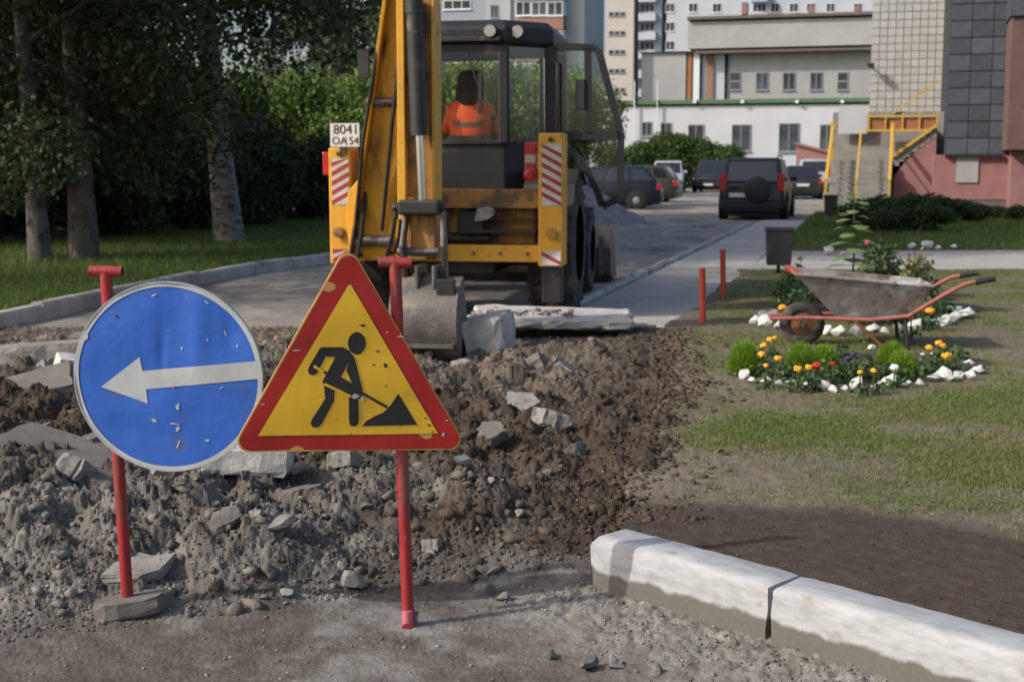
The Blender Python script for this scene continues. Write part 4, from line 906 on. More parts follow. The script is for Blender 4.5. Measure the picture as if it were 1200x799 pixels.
for sx in (-1, 1):
    MB().tube([(sx * .17, 0, z + .555), (sx * .25, .06, z + .33), (sx * .19, .25, z + .26)], [.085, .068, .052], 14).build('sleeve', M['vest'], pr, smooth=50)
    MB().tube([(sx * .10, -.02, z + .08), (sx * .14, .43, z + .07), (sx * .14, .52, z - .30)], [.12, .088, .075], 14).build('trouser_leg', M['trousers'], pr, smooth=50)
    MB().box((sx * .15, .62, z - .46), (.10, .27, .1)).build('boot', M['machine_black'], pr, bevel=.03)
cap = ell_shell([(0, .03, .14, .145, z + .745), (0, .03, .146, .15, z + .80), (0, .03, .138, .145, z + .87), (0, .03, .11, .12, z + .92), (0, .03, .05, .06, z + .94)]).build('cap', M['navy'], pr, smooth=60)
MB().prism([(-.09, .14), (-.07, .24), (0, .27), (.07, .24), (.09, .14)], lambda a, b_, t: Vector((a, b_, t)), z + .80, z + .812).build('cap_peak', M['navy'], cap)
ell_shell([(0, -.02, .10, .13, z + .575), (0, -.01, .155, .135, z + .64), (0, .02, .145, .13, z + .76)]).build('hood', M['navy'], pr, smooth=60)
MB().loft([[Vector((.012 * math.cos(a), .128 + dy, z + .775 + s__ * math.sin(a))) for a in np.linspace(0, 6.283, 9)[:-1]] for dy, s__ in ((0, .02), (.022, .008))]).build('nose', M['skin'], pr, smooth=60)
for sx in (-1, 1): MB().lathe([(.008, 0), (.011, .004), (.004, .008)], (sx * .03, .125, z + .80), (0, 1, 0), 10).build('eye', M['print_black'], pr)
MB().lohi((-.025, .121, z + .728), (.025, .126, z + .735)).build('mouth', M['stripe_red'], pr)
# ================================================================== CARS
M['car_glass'] = mat('car_glass', (.015, .018, .022), rough=.06, spec=.8, coat=.3)
M['car_black_trim'] = mat('car_black_trim', (.015, .015, .016), rough=.6)
M['alloy'] = mat('alloy', (.5, .5, .5), rough=.35, metal=.7)
M['headlamp'] = mat('headlamp', (.75, .76, .76), rough=.15, coat=.6)
M['tyre'] = mat('tyre', (.018, .018, .018), (.035, .034, .032), 8, .85)
def paint(name, c): return mat(name, c, tuple(x * .85 for x in c), 3, .4, coat=.25, spec=.35, dirt=[(tuple(x * .8 + .012 for x in c), .3, 2.5)])
def car(loc, rz, L, W, H, kind, pm, label, cat='car', spare=False, plate=True):
    root = empty('parked_car', (loc[0], loc[1], -.012), rz, label, cat, 'cars parked along the yard')
    w_, h2 = W / 2, L / 2; z0 = .24 if kind == 'suv' else .18; zb = H * (.60 if kind == 'suv' else .63)
    st = {'suv': [(-h2, .90, zb * .93), (-h2 + .06, .97, zb), (-h2 + .6, 1, zb), (0, 1, zb), (h2 - 1.15, 1, zb * .99), (h2 - .35, .97, zb * .92), (h2 - .08, .90, zb * .80), (h2, .84, zb * .66)],
          'hatch': [(-h2, .88, zb * .85), (-h2 + .08, .95, zb * .96), (-h2 + .5, 1, zb), (0, 1, zb), (h2 - 1.1, .99, zb * .97), (h2 - .3, .94, zb * .84), (h2 - .05, .87, zb * .72), (h2, .8, zb * .6)],
          'sedan': [(-h2, .88, zb * .88), (-h2 + .08, .95, zb * .97), (-h2 + .7, 1, zb), (0, 1, zb), (h2 - 1.15, .99, zb * .96), (h2 - .3, .94, zb * .82), (h2 - .05, .87, zb * .7), (h2, .8, zb * .58)]}[kind]
    rings = []
    for y, kx, zt in st:
        x = w_ * kx; rings.append([Vector(p) for p in ((-x * .9, y, z0), (x * .9, y, z0), (x, y, z0 + .18), (x, y, zt * .72), (x * .975, y, zt - .05), (x * .9, y, zt), (-x * .9, y, zt), (-x * .975, y, zt - .05), (-x, y, zt * .72), (-x, y, z0 + .18))])
    body = MB().loft(rings).build('body', pm, root, smooth=40, bevel=.025)
    yb = {'suv': (-h2 + .05, h2 - 1.15, -h2 + .28, h2 - 1.95), 'hatch': (-h2 + .12, h2 - 1.05, -h2 + .55, h2 - 1.85), 'sedan': (-h2 + .62, h2 - 1.15, -h2 + 1.25, h2 - 1.95)}[kind]
    bt = [Vector(p) for p in ((-w_ * .9, yb[0], zb - .01), (w_ * .9, yb[0], zb - .01), (w_ * .9, yb[1], zb - .03), (-w_ * .9, yb[1], zb - .03))]
    tk = .74 if kind != 'suv' else .80
    tp = [Vector(p) for p in ((-w_ * tk, yb[2], H - .03), (w_ * tk, yb[2], H - .03), (w_ * tk, yb[3], H - .05), (-w_ * tk, yb[3], H - .05))]
    up = [p + Vector((0, (p.y < 0) * .1 - (p.y > 0) * .1, .03 + (p.y > 0) * .0)) * 1 for p in tp]; up = [Vector((p.x * .86, p.y, p.z)) for p in up]
    cabn = MB().loft([bt, tp, up]).build('cabin', pm, root, smooth=35, bevel=.03)
    def win(i, j, u0, u1, v0, v1, name):
        A, B_, C_, D_ = bt[i], bt[j], tp[j], tp[i]
        f = lambda u, vv: (A.lerp(B_, u)).lerp(D_.lerp(C_, u), vv)
        n_ = (B_ - A).cross(D_ - A).normalized(); ctr = Vector((0, (yb[0] + yb[1]) / 2, (zb + H) / 2))
        if n_.dot(f(.5, .5) - ctr) < 0: n_ = -n_
        q = [f(u0, v0), f(u1, v0), f(u1, v1), f(u0, v1)]
        MB().add([p + n_ * .012 for p in q] + [p - n_ * .01 for p in q], [(0, 1, 2, 3), (7, 6, 5, 4), (0, 4, 5, 1), (1, 5, 6, 2), (2, 6, 7, 3), (3, 7, 4, 0)]).build(name, M['car_glass'], cabn, bevel=.006)
    win(0, 1, .07, .93, .08, .88, 'rear_window'); win(3, 2, .05, .95, .06, .92, 'windscreen')
    for i, j in ((1, 2), (0, 3)):
        win(i, j, .05, .27, .1, .86, 'side_window'); win(i, j, .30, .58, .08, .88, 'side_window'); win(i, j, .61, .93, .06, .88, 'side_window')
    r = .36 if kind == 'suv' else .31
    for sx in (-1, 1):
        for yc in (-h2 + .82, h2 - .85):
            MB().lathe([(r + .07, 0), (r + .07, .03)], (sx * (w_ - .012), yc, r + .02), (sx, 0, 0), 24).build('wheel_arch', M['car_black_trim'], body)
            wh = MB().lathe([(r * .66, .0), (r * .62, .03), (r * .2, .05), (.04, .06)], (sx * (w_ + .018), yc, r), (sx, 0, 0), 20).build('wheel', M['alloy'], root, smooth=40)
            MB().lathe([(r * .64, .05), (r * .97, .035), (r, -.0), (r, -.17), (r * .9, -.2)], (sx * (w_ + .01), yc, r), (sx, 0, 0), 28).build('tyre', M['tyre'], wh, smooth=40)
        MB().lohi((sx * w_ * .95, h2 - 1.55, zb + .02), (sx * (w_ + .16), h2 - 1.42, zb + .16)).build('mirror', pm, root, bevel=.03)
        MB().lohi((sx * w_ * .62, h2 - .16, zb * .62), (sx * w_ * .93, h2 + .005 - .06, zb * .76)).build('headlight', M['headlamp'], root, bevel=.03)
        zt0, zt1 = (.78, 1.25) if kind == 'suv' else (.70, .92)
        MB().lohi((sx * w_ * .76, -h2 - .005, zb * zt0), (sx * w_ * .965, -h2 + .14, zb * (zt1 if kind == 'suv' else .93))).build('tail_light', M['lens_red'], root, bevel=.02)
    MB().lohi((-w_ * .93, -h2 - .06, z0 + .08), (w_ * .93, -h2 + .1, z0 + .32)).build('rear_bumper', M['car_black_trim'] if kind == 'suv' else pm, root, bevel=.04)
    MB().lohi((-w_ * .9, h2 - .12, z0 + .06), (w_ * .9, h2 + .06, z0 + .3)).build('front_bumper', M['car_black_trim'] if kind == 'suv' else pm, root, bevel=.04)
    MB().lohi((-w_ * .5, h2 - .06, zb * .56), (w_ * .5, h2 + .02, zb * .70)).build('grille', M['car_black_trim'], root, bevel=.01)
    px_ = -w_ * .38 if spare else 0
    MB().lohi((px_ - .26, -h2 - (.02 if spare else .075), zb * .62), (px_ + .26, -h2 + .02, zb * .62 + .115)).build('number_plate', M['plate_white'], root)
    MB().lohi((-.26, h2 + .055, z0 + .12), (.26, h2 + .07, z0 + .235)).build('number_plate', M['plate_white'], root)
    if spare:
        sp = MB().lathe([(.30, 0), (.355, .04), (.355, .17), (.30, .21), (.05, .22)], (.16, -h2 + .02, zb * .82), (0, -1, 0), 28).build('spare_wheel', M['car_black_trim'], root, smooth=40)
    if kind == 'suv':
        for sx in (-1, 1): MB().tube([(sx * w_ * .72, yb[2] + .1, H), (sx * w_ * .72, yb[2] + .2, H + .05), (sx * w_ * .72, yb[3] - .2, H + .05), (sx * w_ * .72, yb[3] - .1, H)], .018, 8).build('roof_rail', M['car_black_trim'], root)
    MB().lohi((-w_ * .8, -h2 + .3, .12), (w_ * .8, h2 - .3, z0 + .05)).build('underbody', M['car_black_trim'], root)
    return root
p = g(891, 258); car((p.x + .3, p.y + 2.1), R(-15), 4.2, 1.80, 1.70, 'suv', paint('paint_black', (.012, .012, .014)), 'black off-roader seen from behind with a spare wheel on its tailgate', spare=True)
p = g(735, 245); car((p.x - .9, p.y + 1.0), R(82), 4.3, 1.74, 1.47, 'hatch', paint('paint_blue', (.012, .016, .03)), 'dark blue hatchback parked side on behind the gravel heap')
p = g(760, 238); car((p.x - .6, p.y + 2.3), R(74), 4.2, 1.7, 1.5, 'hatch', paint('paint_olive', (.05, .048, .035)), 'dark olive hatchback just behind the dark blue one')
p = v(783, 200, 76); car((p.x, p.y), R(172), 4.5, 1.8, 1.72, 'suv', paint('paint_silver', (.50, .52, .55)), 'silver car facing the camera in front of the bushes')
p = v(836, 200, 78); car((p.x, p.y), R(165), 4.5, 1.85, 1.75, 'suv', paint('paint_grey', (.022, .025, .032)), 'dark grey off-roader facing the camera beside the silver car')
p = g(945, 233); car((p.x, p.y + 1.5), R(-8), 4.4, 1.72, 1.46, 'sedan', paint('paint_dark', (.02, .024, .026)), 'dark saloon car parked beyond the black off-roader')
p = v(953, 198, 78); car((p.x, p.y), R(-10), 4.6, 1.85, 1.8, 'suv', paint('paint_pale', (.42, .44, .46)), 'pale grey car half hidden behind the dark saloon')

# ================================================================== POSTS AND BINS
M['post_red'] = mat('post_red', (.56, .07, .03), (.44, .05, .025), 8, .6, .1, 40, dirt=[((.3, .12, .07), .3, 9)])
M['bin_black'] = mat('bin_black', (.02, .021, .022), (.035, .035, .035), 5, .6, dirt=[((.09, .08, .07), .32, 5)])
for (px, yb_, yt_), lb in (((824, 380, 316), 'short orange-red post at the pavement edge, the nearer one to the trench'), ((848, 350, 294), 'short orange-red post at the pavement edge, the one closer to the black bin')):
    p = g(px, yb_, .09); t = v(px - 1, yt_, p.y)
    root = empty('marker_post', p, label=lb, cat='post', group='red marker posts by the pavement')
    MB(p).tube([p - Vector((0, 0, .1)), Vector((t.x, p.y, t.z))], .029, 14).build('shaft', M['post_red'], root, smooth=40)
    MB(p).lathe([(.031, 0), (.031, .012), (.018, .018)], Vector((t.x, p.y, t.z)), (0, 0, 1), 14).build('end_cap', M['post_red'], root)
def litter_bin(p, w_, h_, zbot, label):
    root = empty('litter_bin', p, R(-8), label, 'litter bin', 'black litter bins')
    mb = MB(); a = w_ / 2; b_ = a * .88
    mb.loft([[Vector((sx * b_, sy * b_ * .8, zbot)) for sx, sy in ((-1, -1), (1, -1), (1, 1), (-1, 1))], [Vector((sx * a, sy * a * .8, zbot + h_)) for sx, sy in ((-1, -1), (1, -1), (1, 1), (-1, 1))], [Vector((sx * a * .94, sy * a * .74, zbot + h_)) for sx, sy in ((-1, -1), (1, -1), (1, 1), (-1, 1))], [Vector((sx * a * .9, sy * a * .7, zbot + .06)) for sx, sy in ((-1, -1), (1, -1), (1, 1), (-1, 1))]])
    mb.build('bucket', M['bin_black'], root, bevel=.006)
    MB().lohi((-a - .012, -a * .8 - .012, zbot + h_ - .03), (a + .012, -a * .8 - .001, zbot + h_ + .005)).lohi((-a - .012, a * .8 + .001, zbot + h_ - .03), (a + .012, a * .8 + .012, zbot + h_ + .005)).build('rim', M['bin_black'], root)
    MB().tube([(0, 0, -.1), (0, 0, zbot + .02)], .025, 10).build('stand', M['bin_black'], root)
litter_bin(g(912, 321, .08), .35, .48, .12, 'black litter bin on a stand where the path meets the pavement')
litter_bin(g(973, 256, .07), .34, .5, .12, 'small black litter bin by the yellow stair railing')

# ================================================================== WHEELBARROW
M['tray_grey'] = mat('tray_grey', (.26, .245, .225), (.16, .135, .112), 5, .75, .25, 30, dirt=[((.46, .45, .43), .38, 2.4), ((.12, .075, .05), .42, 6)])
M['barrow_red'] = mat('barrow_red', (.38, .12, .10), (.28, .09, .075), 8, .65, dirt=[((.17, .09, .065), .42, 12), ((.45, .3, .26), .3, 20)])
Wc = g(930, 405, .1); rz = R(-7)
root = empty('wheelbarrow', Wc, rz, 'rusty grey wheelbarrow with red handles standing by the flower bed', 'wheelbarrow')
# local x runs from wheel (0) to the handles (+), z up
tr_o = [[(-.02, -.30, .58), (.98, -.30, .50), (.98, .30, .50), (-.02, .30, .58)], [(.30, -.17, .245), (.86, -.20, .25), (.86, .20, .25), (.30, .17, .245)]]
outer = [[Vector(p) for p in r] for r in tr_o]
inn = [[Vector((p.x * .985 + .008, p.y * .97, p.z + (.0 if k == 0 else .012))) for p in r] for k, r in enumerate(outer)]
tray = MB().loft([outer[1], outer[0], inn[0], inn[1]]).build('tray', M['tray_grey'], root, bevel=.04, seg=3)
rimp = outer[0] + [outer[0][0]]
MB().tube(rimp, .014, 8).build('tray_rim', M['tray_grey'], tray)
for sy in (-1, 1):
    MB().tube([(-.18, sy * .10, .22), (.10, sy * .13, .235), (.55, sy * .22, .235), (.82, sy * .26, .27), (1.06, sy * .28, .43), (1.22, sy * .29, .52), (1.36, sy * .29, .55)], .017, 10).build('handle_bar', M['barrow_red'], root, smooth=60)
    MB().tube([(1.29, sy * .29, .535), (1.43, sy * .29, .565)], .024, 10).build('grip', M['rubber'], root, smooth=60)
    MB().tube([(.80, sy * .24, .25), (.83, sy * .25, -.0)], .015, 8).build('leg', M['machine_black'], root)
    MB().tube([(.42, sy * .2, .235), (.66, sy * .23, .02), (.80, sy * .24, .02)], .014, 8).build('leg_brace', M['rust'], root)
MB().tube([(-.18, -.10, .22), (-.18, .10, .22)], .017, 8).build('front_bar', M['barrow_red'], root)
wh = MB().lathe([(.115, -.03), (.03, -.05), (.03, .05), (.115, .03)], (.06, 0, .175), (0, 1, 0), 20, cap=False).build('wheel', M['rust'], root, smooth=40)
tp_ = [(.175 - .05 + .05 * math.cos(a), .05 * math.sin(a)) for a in np.linspace(0, 2 * math.pi, 13)[:-1]]
ty = MB(); rings = [[Vector((.06 + r_ * math.cos(b_), o_, .175 + r_ * math.sin(b_))) for r_, o_ in tp_] for b_ in np.linspace(0, 2 * math.pi, 29)[:-1]]
ty.loft(rings + [rings[0]], cap=False).build('tyre', M['rubber'], wh, smooth=60)
MB().tube([(.06, -.13, .175), (.06, .13, .175)], .012, 8).build('axle', M['steel'], wh)
# a red tool handle lying in the tray
o = MB().tube([(-.06, .12, .60), (.45, .05, .34)], .026, 10).build('tool_handle', M['post_red']); o.location = Wc; o.rotation_euler = (0, 0, rz)
tag(o, 'orange-red tool handle poking out of the wheelbarrow tray', 'tool handle')
# ================================================================== FOLIAGE HELPERS
def leaf_cloud(P, size, seed=1, up=.35, aspect=.6):
    """one diamond leaf per point"""
    r = np.random.default_rng(seed); n = len(P)
    nrm = r.normal(0, 1, (n, 3)); nrm[:, 2] += up * 2; nrm /= np.linalg.norm(nrm, axis=1)[:, None]
    a = np.cross(nrm, r.normal(0, 1, (n, 3))); a /= np.linalg.norm(a, axis=1)[:, None]; b = np.cross(nrm, a)
    s = (size * r.uniform(.6, 1.35, n))[:, None]
    V = np.stack([P - a * s * .5, P + b * s * .5 * aspect + nrm * s * .08, P + a * s * .5, P - b * s * .5 * aspect + nrm * s * .08], 1).reshape(-1, 3)
    return V, np.arange(4 * n).reshape(-1, 4)
def blob_points(blobs, n, seed, shell=.55):
    """points in ellipsoid clumps, denser towards the outside"""
    r = np.random.default_rng(seed); B = np.array(blobs, float); vol = B[:, 3] * B[:, 4] * B[:, 5]; pick = r.choice(len(B), n, p=vol ** .75 / (vol ** .75).sum())
    q = r.normal(0, 1, (n, 3)); q /= np.linalg.norm(q, axis=1)[:, None]; rad = shell + (1.05 - shell) * r.uniform(0, 1, n) ** .6
    rad = np.where(r.uniform(0, 1, n) < .25, r.uniform(.1, 1, n), rad) + r.normal(0, .05, n)
    return B[pick, :3] + q * rad[:, None] * B[pick, 3:6]
M['leaf'] = mat('leaf', (.044, .066, .023), (.06, .088, .03), .5, .65, island=.45, trans=.22, spec=.3)
M['leaf_hedge'] = mat('leaf_hedge', (.13, .215, .05), (.17, .25, .065), .5, .65, island=.4, trans=.35, spec=.3)
M['leaf_pale'] = mat('leaf_pale', (.075, .105, .06), (.10, .13, .07), .4, .7, island=.35, trans=.3, spec=.2)
M['leaf_bush'] = mat('leaf_bush', (.05, .095, .022), (.075, .125, .03), .7, .65, island=.4, trans=.3, spec=.3)
M['leaf_shrub'] = mat('leaf_shrub', (.03, .055, .018), (.05, .08, .025), 1.2, .65, island=.4, trans=.3, spec=.3)
M['bark'] = mat('bark', (.14, .128, .113), (.08, .07, .06), 5, .95, .7, 18, stretch=(1, 1, .5), dirt=[((.045, .04, .035), .45, 6)])
M['birch'] = mat('birch', (.22, .205, .185), (.14, .127, .115), 3, .9, .4, 14, stretch=(1, 1, 2.6), dirt=[((.035, .032, .028), .44, 6.5)])
def tree_proto(H, tr, lean, crown0, spread, nleaf, size, bark, leafm, seed, droop=.25):
    r = random.Random(seed); mb = MB(); n = 9
    tp = [Vector((lean[0] * t + .12 * math.sin(3 * t + seed), lean[1] * t + .1 * math.sin(2.3 * t + 2 * seed), H * .96 * t)) for t in [i / n for i in range(n + 1)]]
    mb.tube(tp, [max(.03, tr * (1.25 if i == 0 else 1) * (1 - .9 * i / n)) for i in range(n + 1)], 12)
    blobs = []
    k = 0
    while k < 26:
        t = crown0 + (1 - crown0) * (k + .5) / 26; zz = H * .96 * t; i = min(n - 1, int(t * n)); base = tp[i].lerp(tp[i + 1], t * n - i)
        ang = k * 2.4 + r.uniform(-.4, .4); ln = spread * (math.sin(math.pi * min(1, .18 + .82 * (1 - t) / (1 - crown0 + .01) * .98)) * .65 + .42) * r.uniform(.7, 1.15)
        end = base + Vector((math.cos(ang) * ln, math.sin(ang) * ln, ln * r.uniform(.05, .45)))
        mid = base.lerp(end, .5) + Vector((0, 0, .15 * ln)); rad = max(.02, tr * .42 * (1 - t * .6))
        mb.tube([base, mid, end], [rad, rad * .6, rad * .2], 6)
        for q, f in ((mid, .7), (end, 1.0)):
            s_ = spread * .40 * f * r.uniform(.8, 1.25); dz = -droop * s_ * r.uniform(.4, 1.6)
            blobs.append((q.x + r.gauss(0, .25), q.y + r.gauss(0, .25), q.z + dz, s_, s_, s_ * r.uniform(.7, 1.15)))
        k += 1
    tm = mb.mesh('trunk', bark, smooth=50)
    P = blob_points(blobs, nleaf, seed, .45); P = P[P[:, 2] > crown0 * H * .45]
    cm = npmesh('crown', *leaf_cloud(P, size, seed + 1, .25)); cm.materials.append(leafm)
    return tm, cm
PROTO = {'dark': tree_proto(16.5, .21, (.5, .3), .14, 3.3, 42000, .145, M['bark'], M['leaf'], 3, .6),
         'birch': tree_proto(17.5, .23, (-1.6, .4), .30, 3.0, 38000, .135, M['birch'], M['leaf'], 5, .9),
         'round': tree_proto(13, .19, (.2, -.3), .12, 3.2, 36000, .15, M['bark'], M['leaf'], 8, .5)}
PROTO['thin'] = tree_proto(13.5, .17, (.2, .3), .3, 2.9, 13000, .16, M['bark'], M['leaf'], 17, .5)
def tree(kind, x, y, label, rz=0, s=1.0, group='trees on the shady verge', name=None):
    tm, cm = PROTO[kind]; root = empty(name or ('birch_tree' if kind == 'birch' else 'leafy_tree'), (x, y, .05), rz, label, 'tree', group)
    root.scale = (s, s, s); link('trunk', tm, None, root); link('crown', cm, None, root); return root
p = g(278, 286, .1); tree('birch', p.x, p.y, 'leaning birch with pale mottled bark on the verge', 0)
p = g(97, 305, .1); tree('dark', p.x, p.y, 'tree with a thick straight rough trunk on the shady verge', 1.0, .9)
p = g(47, 309, .1); tree('dark', p.x, p.y, 'slimmer tree standing beside the thick straight one', 2.6, .68)
deep = 'dark leafy tree deep in the shade behind the birches'
for k, (x, y, kind, s) in enumerate(((-10.2, 25.5, 'dark', 1), (-12.5, 30, 'round', 1.1), (-8.6, 31.5, 'dark', 1), (-14.5, 24, 'round', 1.05), (-12.2, 33.5, 'dark', 1.05), (-16.5, 31, 'dark', 1), (-15.5, 35, 'round', 1.1), (-19.5, 33, 'dark', 1.1))):
    tree(kind, x, y, deep, k * 1.3, s)
for k, (x, y, kind, s) in enumerate(((-11.3, 14.0, 'thin', .84), (-10.9, 21.2, 'thin', 1.1))):
    tree(kind, x, y, 'tall verge tree beside the road whose shadow falls over the digger', k * 2 + .4, s)
# low undergrowth and shrubs
def shrub_mesh(n, size, m, seed, w_=1.0, h_=1.0, blobs=14):
    r = random.Random(seed); B = []
    for k in range(blobs):
        a = r.uniform(0, 6.283); q = r.uniform(0, .62) * w_; zz = r.uniform(.22, .78) * h_; B.append((q * math.cos(a), q * math.sin(a), zz, .38 * w_ * r.uniform(.7, 1.2), .38 * w_ * r.uniform(.7, 1.2), .26 * h_ * r.uniform(.8, 1.2)))
    P = blob_points(B, n, seed, .5); P[:, 2] = np.abs(P[:, 2]); me = npmesh('foliage', *leaf_cloud(P, size, seed, .3)); me.materials.append(m)
    st = MB()
    for k in range(6):
        b_ = B[k]; st.tube([(0, 0, -.05), (b_[0] * .5, b_[1] * .5, b_[2] * .5), b_[:3]], [.045 * w_, .03 * w_, .012 * w_], 6)
    return me, st.mesh('stem', M['bark'], smooth=50)
def shrub(pm, x, y, z, s, label, name='shrub', group=None, cat='shrub', rz=None):
    root = empty(name, (x, y, z), rnd.uniform(0, 6.28) if rz is None else rz, label, cat, group); root.scale = s if isinstance(s, tuple) else (s, s, s)
    link('foliage', pm[0], None, root); link('stem', pm[1], None, root); return root
SH_D = shrub_mesh(9000, .13, M['leaf'], 31, 1.5, 1.8); SH_H = shrub_mesh(15000, .15, M['leaf_hedge'], 32, 2.2, 3.6, 20); SH_B = shrub_mesh(9000, .17, M['leaf_bush'], 33, 2.0, 3.0, 18); SH_S = shrub_mesh(5000, .085, M['leaf_shrub'], 34, .8, .9)
for k, (x, y, s) in enumerate(((-9.4, 24.3, 1.0), (-7.7, 26.5, .9), (-6.8, 29.0, 1.0), (-11.8, 27, 1.15), (-9.2, 29.5, 1.2), (-5.9, 31.5, 1.05), (-13.5, 26, 1.2), (-7.6, 34, 1.3), (-5.2, 34.6, 1.1), (-4.6, 38, 1.2), (-11, 33, 1.4), (-8.1, 38, 1.5), (-12.2, 22.2, 1.1), (-14.5, 29, 1.6))):
    shrub(SH_D, x, y, .05, s, 'dark shady undergrowth bush beneath the verge trees', 'undergrowth_bush', 'undergrowth beneath the trees', 'bush')
for k, (x, y, s) in enumerate(((-11.5, 47, 1.1), (-9.2, 48, 1.05), (-6.9, 48, 1.05), (-4.6, 48, 1.1), (-2.4, 48.5, 1.15), (-.3, 49, 1.15), (1.7, 50.5, 1.1), (-13.5, 46, 1.1))):
    shrub(SH_H, x, y, .05, (s, s, s * 1.28), 'tall sunlit green hedge bush beyond the digger', 'hedge_bush', 'sunlit hedge bushes beyond the digger', 'bush')
PROTO['pale'] = tree_proto(15, .2, (.2, .2), .2, 2.2, 26000, .2, M['bark'], M['leaf_pale'], 12, .7)
p = v(408, 205, 62); tree('pale', p.x, p.y, 'grey-green tree in front of the balconied apartment block', .3, 1.0, None)
p = v(372, 205, 66); tree('pale', p.x, p.y, 'grey-green tree between the dark verge trees and the apartment block', 2.3, .9, None)
for k, (px, s) in enumerate(((718, 1.0), (742, .95), (765, 1.05), (790, 1.25), (812, 1.2), (836, 1.05), (855, .95))):
    p = v(px, 205, 90 - k * .4); shrub(SH_B, p.x, p.y, -.1, s, 'green bush in the row before the white building', 'yard_bush', 'row of bushes before the white building', 'bush')
for k, (px, py, s) in enumerate(((1010, 268, 1.0), (1035, 262, 1.1), (1062, 264, 1.2), (1090, 262, 1.15), (1118, 258, .9), (1140, 262, .8), (1045, 274, .9), (1082, 274, 1.0), (1165, 258, .6), (1188, 260, .7))):
    p = g(px, py, .07); shrub(SH_S, p.x, p.y, .05, (s, s, s * .7), 'low dark garden shrub in the shade by the pink building', 'garden_shrub', 'low shrubs by the pink building')

# ================================================================== FLOWER BEDS
M['bed_soil'] = mat('bed_soil', (.075, .058, .042), (.05, .04, .03), 9, .97, .6, 40)
M['kochia'] = mat('kochia', (.24, .38, .04), (.18, .31, .03), 5, .7, island=.3, trans=.4, spec=.2)
M['herb'] = mat('herb', (.055, .105, .03), (.08, .13, .045), 6, .7, island=.4, trans=.3)
M['herb_pale'] = mat('herb_pale', (.15, .22, .07), (.20, .26, .10), 4, .7, island=.3, trans=.35)
M['pet_orange'] = mat('pet_orange', (.88, .46, .03), (.80, .34, .02), 9, .7, island=.15, trans=.2)
M['pet_red'] = mat('pet_red', (.60, .03, .02), rough=.7, trans=.2)
M['pet_white'] = mat('pet_white', (.75, .75, .73), rough=.7, trans=.2)
M['pet_pink'] = mat('pet_pink', (.62, .16, .17), rough=.7, trans=.2)
M['pet_violet'] = mat('pet_violet', (.07, .03, .13), rough=.7, trans=.2)
M['lily'] = mat('lily', (.35, .34, .14), (.42, .38, .18), 4, .7, island=.3, trans=.3)
def lz(x, y): return float(lawn_h(np.array([x]), np.array([y]))[0])
def bed(cx, cy, a, b_, name, seed):
    n = 30; r = random.Random(seed); V = [Vector((cx, cy, lz(cx, cy) + .05))]; z = lz(cx, cy)
    rings = []
    for k, (q, hz) in enumerate(((1.0, -.03), (.9, .02), (.6, .045), (.25, .055))):
        rings.append([Vector((cx + a * q * math.cos(t) * r.uniform(.96, 1.04), cy + b_ * q * math.sin(t) * r.uniform(.96, 1.04), z + hz + r.uniform(-.01, .012))) for t in np.linspace(0, 2 * math.pi, n + 1)[:-1]])
    return tag(MB().loft(rings).build(name, M['bed_soil'], smooth=60), kind='structure')
bed(2.46, 9.42, .92, .62, 'flower_bed', 1); bed(3.5, 13.4, 1.3, .85, 'flower_bed', 2)
wst = [rock_mesh('border_stone', 300 + k, (.7, .85, .6, .75)[k], 2, m=M['white_stone']) for k in range(4)]
def border(P, label, grp):
    for (px, py, wpx) in P:
        p = g(px, py, .11); s = wpx * p.y / F_PX * 1.3
        o = link('border_stone', rnd.choice(wst)); o.location = (p.x, p.y, lz(p.x, p.y) + s * .22); o.scale = (s, s * .8, s * rnd.uniform(.85, 1.15)); o.rotation_euler = (rnd.uniform(-.3, .3), rnd.uniform(-.3, .3), rnd.uniform(-.5, .5))
        tag(o, label, 'stone', grp)
border(((856, 436, 14), (864, 441, 13), (872, 445, 15), (881, 450, 14), (899, 453, 19), (913, 456, 17), (929, 457, 17), (945, 458, 16), (966, 460, 20), (976, 462, 14), (990, 461, 14), (1004, 458, 20), (1024, 459, 12), (1043, 457, 25), (1065, 455, 14), (1077, 456, 13), (1093, 451, 19), (1106, 450, 28), (1122, 447, 15), (1138, 447, 20), (1146, 440, 17), (1134, 432, 15), (1080, 424, 13), (1092, 424, 16), (1104, 422, 12), (1022, 412, 12)),
       'whitewashed stone edging the flower bed with the round green bushes', 'white stones round the front flower bed')
border(((886, 379, 18), (898, 382, 22), (914, 385, 20), (905, 372, 16), (893, 372, 14), (985, 393, 24), (1002, 391, 20), (1022, 389, 18), (1036, 391, 14), (1052, 388, 16), (1072, 387, 22), (1092, 384, 20), (1106, 381, 18), (1120, 377, 24), (1132, 372, 22), (1112, 368, 18), (1098, 369, 14), (1082, 370, 14), (1122, 366, 16), (950, 390, 18), (968, 392, 16)),
       'whitewashed stone edging the far flower bed behind the wheelbarrow', 'white stones round the rear flower bed')
border(((1070, 290, 14), (1086, 290, 16), (1100, 291, 10), (1118, 290, 9), (970, 296, 14), (988, 297, 10)), 'pale stone lying in the shaded grass beyond the path', 'pale stones in the shaded grass')
